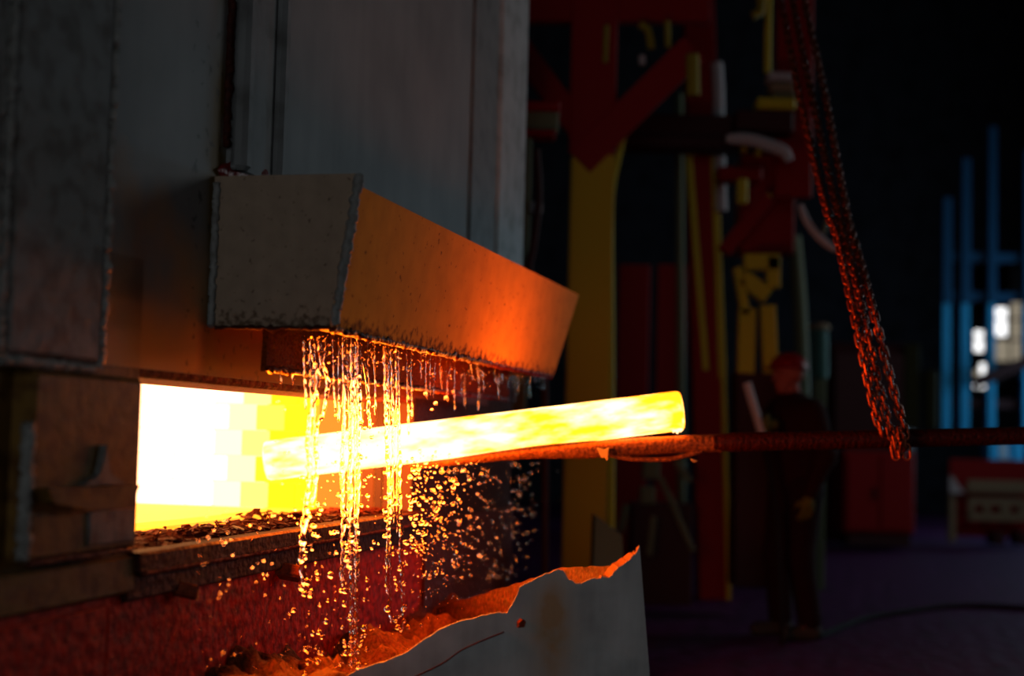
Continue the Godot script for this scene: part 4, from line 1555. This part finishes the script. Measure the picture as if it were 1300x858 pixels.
	blk(t, "carcass", 1070, 574, 1162, 676, 16.5, 0.7, M.bg_red, mo, 0.02)
	blk(t, "plinth", 1076, 676, 1156, 692, 16.55, 0.6, M.bg_dark, mo)
	blk(t, "door", 1076, 580, 1114, 672, 16.48, 0.02, M.bg_red, mo)
	blk(t, "door", 1118, 580, 1156, 672, 16.48, 0.02, M.bg_red, mo)
	blk(t, "handle", 1110, 618, 1113, 634, 16.45, 0.03, M.bg_dark, mo, 0.002)
	var mo2 := at(1100, 690, 18.0)
	mo2.y = 0
	t = thing("dark_tank", "tall dark tank rising behind the red cabinet", "tank", Transform3D(Basis(), mo2))
	blk(t, "shell", 1044, 436, 1166, 690, 18.0, 0.9, M.bg_dark, mo2, 0.15)
	blk(t, "stripe", 1148, 436, 1168, 545, 17.98, 0.03, M.bg_dim, mo2)
	blk(t, "pipe", 1174, 470, 1192, 545, 17.95, 0.1, M.bg_dim, mo2, 0.03)
	# bins at the right
	var po := at(1255, 690, 17.5)
	po.y = 0
	t = thing("pallet_bin", "slatted bin of tan rails with three square gaps at the far right", "bin", Transform3D(Basis(), po))
	blk(t, "back_board", 1205, 585, 1320, 680, 17.75, 0.05, M.bg_red, po)
	blk(t, "upper_rail", 1228, 611, 1320, 625, 17.5, 0.05, M.bg_crate, po)
	blk(t, "middle_rail", 1229, 634, 1320, 641, 17.5, 0.05, M.bg_crate, po)
	blk(t, "lower_rail", 1229, 653, 1320, 661, 17.5, 0.05, M.bg_crate, po)
	for x in [1229, 1249, 1270, 1293]:
		blk(t, "slat", x, 640, x + (9 if x < 1260 else 13), 655, 17.5, 0.05, M.bg_crate, po)
	blk(t, "corner_post", 1205, 606, 1214, 688, 17.5, 0.1, M.bg_crate, po)
	st = mb()
	var ga := at(1205, 626, 17.45) - po
	var gb := at(1205, 602, 17.45) - po
	var gc := at(1224, 626, 17.45) - po
	poly(st, PackedVector2Array([Vector2(ga.x, ga.y), Vector2(gc.x, gc.y), Vector2(gb.x, gb.y)]), ga.z, ga.z + 0.03)
	obj("corner_gusset", st, M.bg_grey, t)
	for x in [1262, 1292]:
		blk(t, "foot", x, 676, x + 14, 692, 17.5, 0.3, M.bg_dark, po)
	# blue rack in front of the far window
	var ko := at(1235, 600, 21.0)
	ko.y = 0
	t = thing("blue_rack", "tall blue steel rack standing in front of the far window", "rack", Transform3D(Basis(), ko))
	for q in [[1196, 1207, 250], [1220, 1231, 200], [1254, 1264, 160], [1299, 1312, 190]]:
		blk(t, "upright", q[0], 385, q[1], 560, 21.0, 0.12, M.bg_blue, ko)
		blk(t, "shaded_upright", q[0] + 1, q[2], q[1] + 2, 387, 21.02, 0.1, M.bg_blue_shade, ko)  # same post higher up, its fading light painted as darker blue
	for y in [322, 372, 508]:
		blk(t, "shelf_beam", 1196, y, 1330, y + 9, 21.1, 0.08, M.bg_blue_shade if y < 400 else M.bg_dark, ko)
	st = mb()
	bar(st, at(1238, 486, 20.8) - ko, at(1330, 448, 20.8) - ko, 0.16, 0.1)
	obj("sloping_rail", st, M.bg_dark, t)
	blk(t, "lower_upright", 1256, 560, 1268, 690, 21.0, 0.12, M.bg_blue, ko)
	blk(t, "lower_upright", 1286, 560, 1300, 690, 21.0, 0.12, M.bg_blue, ko)
	# bright scraps behind the lower rack
	var lo_ := at(1277, 590, 21.5)
	t = thing("blue_container", "bright blue container seen below the charging bar at far right", "container", Transform3D(Basis(), lo_))
	blk(t, "box", 1252, 562, 1300, 606, 21.5, 0.3, M.bg_blue, lo_, 0.03)
	blk(t, "label_plate", 1269, 562, 1279, 582, 21.45, 0.03, M.bg_grey, lo_, 0.004)
	blk(t, "latch", 1280, 582, 1292, 596, 21.45, 0.03, M.bg_grey, lo_, 0.004)
	# small things on the floor
	var bo2 := on_floor(952, 712)
	t = thing("pail", "small grey blue pail standing on the floor beside the leaning post", "pail", Transform3D(Basis(), bo2))
	st = mb()
	tube(st, [Vector3(0, 0.01, 0), Vector3(0, 0.08, 0), Vector3(0, 0.17, 0), Vector3(0, 0.18, 0)], [0.085, 0.095, 0.105, 0.11], 18)
	obj("bucket", st, M.bg_grey, t)
	st = mb()
	tube(st, [Vector3(-0.11, 0.17, 0), Vector3(-0.07, 0.24, 0), Vector3(0.07, 0.24, 0), Vector3(0.11, 0.17, 0)], 0.006, 6)
	obj("handle", st, M.bg_dark, t)
	var gp := at(775, 700, 7.0)
	var gpb := mb()
	var gq := [[756, 655], [790, 680], [800, 880], [748, 880]]
	var gpts := PackedVector2Array()
	for q in gq:
		var p := at(q[0], q[1], 7.0)
		gpts.append(Vector2(p.x - gp.x, p.y - gp.y))
	poly(gpb, gpts, -0.3, 0.0)
	var gpo := obj("steel_offcut", gpb, M.bg_slate, null, Transform3D(Basis(), gp))
	tag(gpo, "grey offcut of steel plate behind the torn trough", "steel offcut")
	# work stand with tools under the charging bar
	var so := at(835, 740, 10.5)
	so.y = 0
	t = thing("tool_stand", "dark stand with dull olive blocks and thin rods under the charging bar", "stand", Transform3D(Basis(), so))
	blk(t, "upper_block", 816, 584, 838, 608, 10.5, 0.12, M.bg_green, so)
	blk(t, "lower_block", 813, 618, 832, 640, 10.5, 0.12, M.bg_green, so)
	for q in [[858, 585, 876, 612, 0.035], [848, 625, 860, 652, 0.03], [795, 640, 788, 676, 0.035], [830, 655, 824, 705, 0.035], [838, 605, 880, 700, 0.03]]:
		st = mb()
		bar(st, at(q[0], q[1], 10.45) - so, at(q[2], q[3], 10.45) - so, q[4] * 1.3, q[4])
		obj("rod", st, M.bg_green, t)
	blk(t, "plinth", 800, 640, 880, 790, 10.7, 0.3, M.bg_dark, so)
	# hose on the floor
	var hp := [on_floor(1040, 812), on_floor(1095, 790), on_floor(1150, 780), on_floor(1220, 772), on_floor(1330, 778), on_floor(1480, 800), on_floor(1600, 815)].map(func(p): return p + Vector3(0, 0.02, 0))
	st = mb()
	tube(st, smooth_path(hp.map(func(p): return p - hp[0]), 0.1), 0.02, 8)
	var fh := obj("floor_hose", st, M.bg_black, null, Transform3D(Basis(), hp[0]))
	tag(fh, "black hose curving over the floor at the right", "hose")


func curved_strip(parent: Node3D, org: Vector3, called: String, px: Array, depth: float, wide: float):
	var ps := smooth_path(px.map(func(q): return at(q[0], q[1], depth)), 0.02)
	var st := mb()
	tube(st, ps.map(func(p): return p - org), ps.map(func(p): return wide * 0.5), 12, false, func(i, k): return 0.7 + 0.3 * smoothstep(0.0, 4.0, float(mini(i, ps.size() - 1 - i))), 1.0)
	obj(called, st, M.bg_grey, parent)


# ---------------------------------------------------------------- water
func stream_mesh(px: Array, o: float, r0: float, r1: float, sd: int, wob := 0.004, lump := 0.45) -> Array:
	var ps := px.map(func(q): return FT * on_wall(q[0], q[1], o))
	var org: Vector3 = ps[0]
	var path := smooth_path(ps.map(func(p): return p - org), 0.0045)
	var nz := FastNoiseLite.new()
	nz.seed = sd
	nz.frequency = 0.05
	nz.fractal_octaves = 3
	var radii := []
	var n := path.size()
	for i in n:
		var f := float(i) / (n - 1)
		path[i] += Vector3(nz.get_noise_2d(i * 1.2, 5), 0, nz.get_noise_2d(i * 1.2, 77)) * wob * (0.4 + f)
		var r := lerpf(r0, r1, f) * (1.0 + lump * 1.6 * nz.get_noise_2d(i * 3.2, 140))
		radii.append(maxf(r, 0.0009) * minf(1.0, (n - 1 - i) / 3.0 + 0.25))
	var st := mb()
	tube(st, path, radii, 10, false, func(i, k): return 1.0 + 0.5 * lump * nz.get_noise_2d(i * 4.0, 300.0 + 25.0 * sin(TAU * k / 10.0) + 11.0 * cos(TAU * k / 10.0)))
	return [st, org]


func drop_meshes() -> Array:
	var out := []
	for k in 5:
		var sm := SphereMesh.new()
		sm.radius = 1.0
		sm.height = 2.0
		sm.radial_segments = 18
		sm.rings = 11
		var arr := sm.get_mesh_arrays()
		var v: PackedVector3Array = arr[Mesh.ARRAY_VERTEX]
		var nm: PackedVector3Array = arr[Mesh.ARRAY_NORMAL]
		var sc: Vector3 = [Vector3(1, 0.95, 1), Vector3(1.05, 0.85, 1), Vector3(0.9, 1.12, 0.9), Vector3(1.15, 0.82, 0.95), Vector3(0.95, 1.0, 1.0)][k]
		for i in v.size():
			var p := v[i]
			var w := 1.0 + 0.06 * sin(2.0 * p.x + 1.5 * p.y + k * 2.1) + 0.04 * cos(2.5 * p.z - 2.0 * p.y + k)
			v[i] = p * sc * w
			nm[i] = (nm[i] / sc).normalized()
		arr[Mesh.ARRAY_VERTEX] = v
		arr[Mesh.ARRAY_NORMAL] = nm
		var am := ArrayMesh.new()
		am.add_surface_from_arrays(Mesh.PRIMITIVE_TRIANGLES, arr)
		out.append(am)
	return out


func water():
	var main := [
		["thickest strand of the water stream falling nearest the furnace opening", [[394, 428], [398, 455], [404, 482], [396, 520], [390, 560], [393, 600], [388, 650], [383, 700], [387, 745]], 0.22, 0.006, 0.0075],
		["bent strand of water beside the stream nearest the furnace opening", [[405, 428], [408, 458], [416, 485], [411, 520], [401, 545], [402, 580], [399, 615], [396, 640]], 0.235, 0.005, 0.005],
		["left strand of the widest water stream, in front of the billet", [[436, 428], [437, 480], [436, 540], [434, 600], [436, 660], [434, 720], [435, 745]], 0.22, 0.004, 0.006],
		["middle strand of the widest water stream, in front of the billet", [[447, 428], [447, 490], [446, 560], [444, 640], [446, 720], [447, 790], [445, 870]], 0.225, 0.006, 0.007],
		["right strand of the widest water stream, in front of the billet", [[455, 428], [456, 490], [456, 560], [453, 640], [453, 720], [452, 800], [450, 870]], 0.24, 0.006, 0.007],
		["slanting strand of water joining the widest stream from the hood", [[458, 452], [463, 470], [466, 490], [468, 520], [470, 545]], 0.2, 0.005, 0.004],
		["left strand of the water stream that falls over the middle of the billet", [[488, 440], [490, 500], [491, 560], [494, 620], [493, 680], [491, 720], [497, 790]], 0.23, 0.006, 0.0055],
		["right strand of the water stream that falls over the middle of the billet", [[504, 440], [505, 500], [507, 560], [508, 620], [509, 690], [511, 760], [512, 800]], 0.22, 0.005, 0.005],
		["thin glassy strand between the two strands over the middle of the billet", [[497, 444], [498, 500], [499, 540], [500, 585]], 0.24, 0.004, 0.003]]
	var sd := 100
	for w in main:
		sd += 1
		var r := stream_mesh(w[1], w[2], w[3], w[4], sd)
		var o := obj("water_stream", r[0], M.water, null, Transform3D(Basis(), r[1]))
		tag(o, w[0], "water stream", "water streams falling from the hood")
	# fine strands that make up the streams
	for q in [[397, 8, 430, 660, 2, "fine strand of water beside the stream nearest the furnace opening"], [446, 11, 430, 860, 5, "fine strand of water within the widest stream"], [499, 9, 438, 770, 4, "fine strand of water within the stream over the middle of the billet"]]:
		for k in q[4]:
			sd += 1
			var x: float = q[0] + q[1] * (2.0 * (k + 0.5) / q[4] - 1.0) + rng.randf_range(-1.5, 1.5)
			var y0: float = q[2] + rng.randf_range(0, 20)
			var y1: float = lerpf(y0 + 130, q[3], rng.randf_range(0.35, 1.0))
			var dx := rng.randf_range(-4, 3)
			var rr := rng.randf_range(0.0012, 0.0024)
			var r := stream_mesh([[x, y0], [x + dx * 0.3 + 1.0, lerpf(y0, y1, 0.4)], [x + dx * 0.6 - 1.0, lerpf(y0, y1, 0.7)], [x + dx, y1]], rng.randf_range(0.18, 0.27), rr, rr, sd, 0.004, 0.7)
			var o := obj("water_strand", r[0], M.water, null, Transform3D(Basis(), r[1]))
			tag(o, q[5], "water strand", q[5])
	# thin trickles along the hood
	var tr := []
	for k in 16:
		var x := 388.0 + 9.0 * k + rng.randf_range(-3, 3)
		tr.append([x, 428.0 + maxf(0, x - 500) * 0.2 + rng.randf_range(0, 14), rng.randf_range(40, 110), rng.randf_range(0.16, 0.28), rng.randf_range(0.0018, 0.0034)])
	for k in 26:
		var x := 535.0 + 6.2 * k + rng.randf_range(-2.5, 2.5)
		var top := 436.0 + (x - 520) * 0.19 + rng.randf_range(-4, 10)
		tr.append([x, top, rng.randf_range(22, 75) * (1.0 if x < 620 else 0.7), rng.randf_range(0.18, 0.30), rng.randf_range(0.0016, 0.0034)])
	for q in [[356, 470, 18], [373, 472, 16], [364, 468, 10]]:
		tr.append([q[0], q[1], q[2], 0.155, 0.0025])
	for q in tr:
		sd += 1
		var dx := rng.randf_range(-3, 4)
		var r := stream_mesh([[q[0], q[1]], [q[0] + dx * 0.4, q[1] + q[2] * 0.5], [q[0] + dx, q[1] + q[2]]], q[3], q[4] * 0.8, q[4], sd, 0.003, 0.6)
		var o := obj("water_trickle", r[0], M.water, null, Transform3D(Basis(), r[1]))
		var which := "short drip of water at the near end of the rusty baffle, left of the streams" if q[0] < 385 else ("thin trickle of water between the big streams under the hood" if q[0] < 530 else ("thin trickle from the hood falling towards the middle of the billet" if q[0] < 620 else "blurred thin trickle under the far end of the hood"))
		tag(o, which, "water trickle", which)
	# drops
	var dm := drop_meshes()
	var all := []
	var put := func(x, y, o, r):
		var p: Vector3 = FT * on_wall(x, y, o)
		var bs := Basis.from_euler(Vector3(rng.randf_range(-0.5, 0.5), rng.randf() * TAU, rng.randf_range(-0.6, 0.6))).scaled(Vector3.ONE * r)
		all.append([Transform3D(bs, p), rng.randi() % 5, ("clear drop of water in the space between furnace wall and first stream" if x < 372 else ("clear drop of water breaking off the stream nearest the furnace opening" if x < 420 else ("clear drop of water breaking off the widest stream" if x < 476 else ("clear drop of water beside the stream over the middle of the billet" if x < 524 else ("bright drop of water in the shower below the billet, right of the streams" if x < 646 else "blurred orange drop of water falling under the far end of the hood"))))), r])
	# round the three streams, denser lower down
	for s in [[396, 11, 480, 858, 60], [446, 15, 470, 858, 95], [500, 14, 470, 800, 70], [470, 12, 500, 560, 14]]:
		for k in s[4]:
			var y := lerpf(s[2], s[3], pow(rng.randf(), 0.6))
			put.call(s[0] + rng.randfn(0, s[1]), y, rng.randf_range(0.17, 0.29), rng.randf_range(0.003, 0.0098) * (0.6 + 0.4 * (y - 480) / 300))
	# the shower right of the streams, below the billet
	for k in 330:
		var x := 520.0 + 150.0 * pow(rng.randf(), 1.1)
		var y := rng.randf_range(572, 735)
		put.call(x, y, rng.randf_range(0.14, 0.34), rng.randf_range(0.002, 0.0078))
	for k in 34:
		put.call(650.0 + 34.0 * rng.randf(), rng.randf_range(580, 690), rng.randf_range(0.2, 0.26), rng.randf_range(0.006, 0.0105))
	for q in [[658, 590], [660, 610], [657, 640], [662, 665], [677, 600], [676, 628], [680, 650], [678, 672], [708, 598], [710, 636], [713, 672], [713, 714], [540, 500], [553, 512], [566, 505], [548, 520], [575, 498], [590, 505]]:
		put.call(q[0], q[1], 0.24, rng.randf_range(0.004, 0.007))
	# thin spray towards the furnace, and fine drops everywhere
	for k in 90:
		put.call(rng.randf_range(250, 390), rng.randf_range(640, 850), rng.randf_range(0.1, 0.3), rng.randf_range(0.0007, 0.0035))
	for k in 520:
		put.call(525.0 + 140.0 * pow(rng.randf(), 1.2), rng.randf_range(575, 760), rng.randf_range(0.12, 0.34), rng.randf_range(0.0008, 0.0028))
	for k in 420:
		var x := 380.0 + 310.0 * rng.randf()
		put.call(x, rng.randf_range(560, 850) if x < 520 else rng.randf_range(575, 790), rng.randf_range(0.1, 0.36), rng.randf_range(0.0007, 0.0022))
	for k in 420:
		var x := 385.0 + 300.0 * rng.randf()
		put.call(x, 424.0 + maxf(0, x - 500) * 0.2 + 45.0 * rng.randf(), rng.randf_range(0.1, 0.33), rng.randf_range(0.0008, 0.0026))
	for q in [[353, 510], [361, 520], [350, 560], [362, 575], [347, 590], [360, 598], [358, 614], [345, 655], [356, 658]]:
		put.call(q[0], q[1], 0.24, rng.randf_range(0.0025, 0.0045))
	all.sort_custom(func(a, b): return a[3] > b[3])
	var big := all.slice(0, 300)
	var small := all.slice(300)
	for d in big:
		var o := obj("water_drop", dm[d[1]], M.water, null, d[0])
		tag(o, d[2], "water drop", d[2])
	var mm := MultiMesh.new()
	mm.transform_format = MultiMesh.TRANSFORM_3D
	mm.mesh = dm[0]
	mm.instance_count = small.size()
	for i in small.size():
		mm.set_instance_transform(i, small[i][0])
	var sp := MultiMeshInstance3D.new()
	sp.name = "fine_spray"
	sp.multimesh = mm
	sp.material_override = M.water
	add_child(sp)
	tag(sp, "fine spray of tiny droplets around the falling water streams", "spray", "", "stuff")
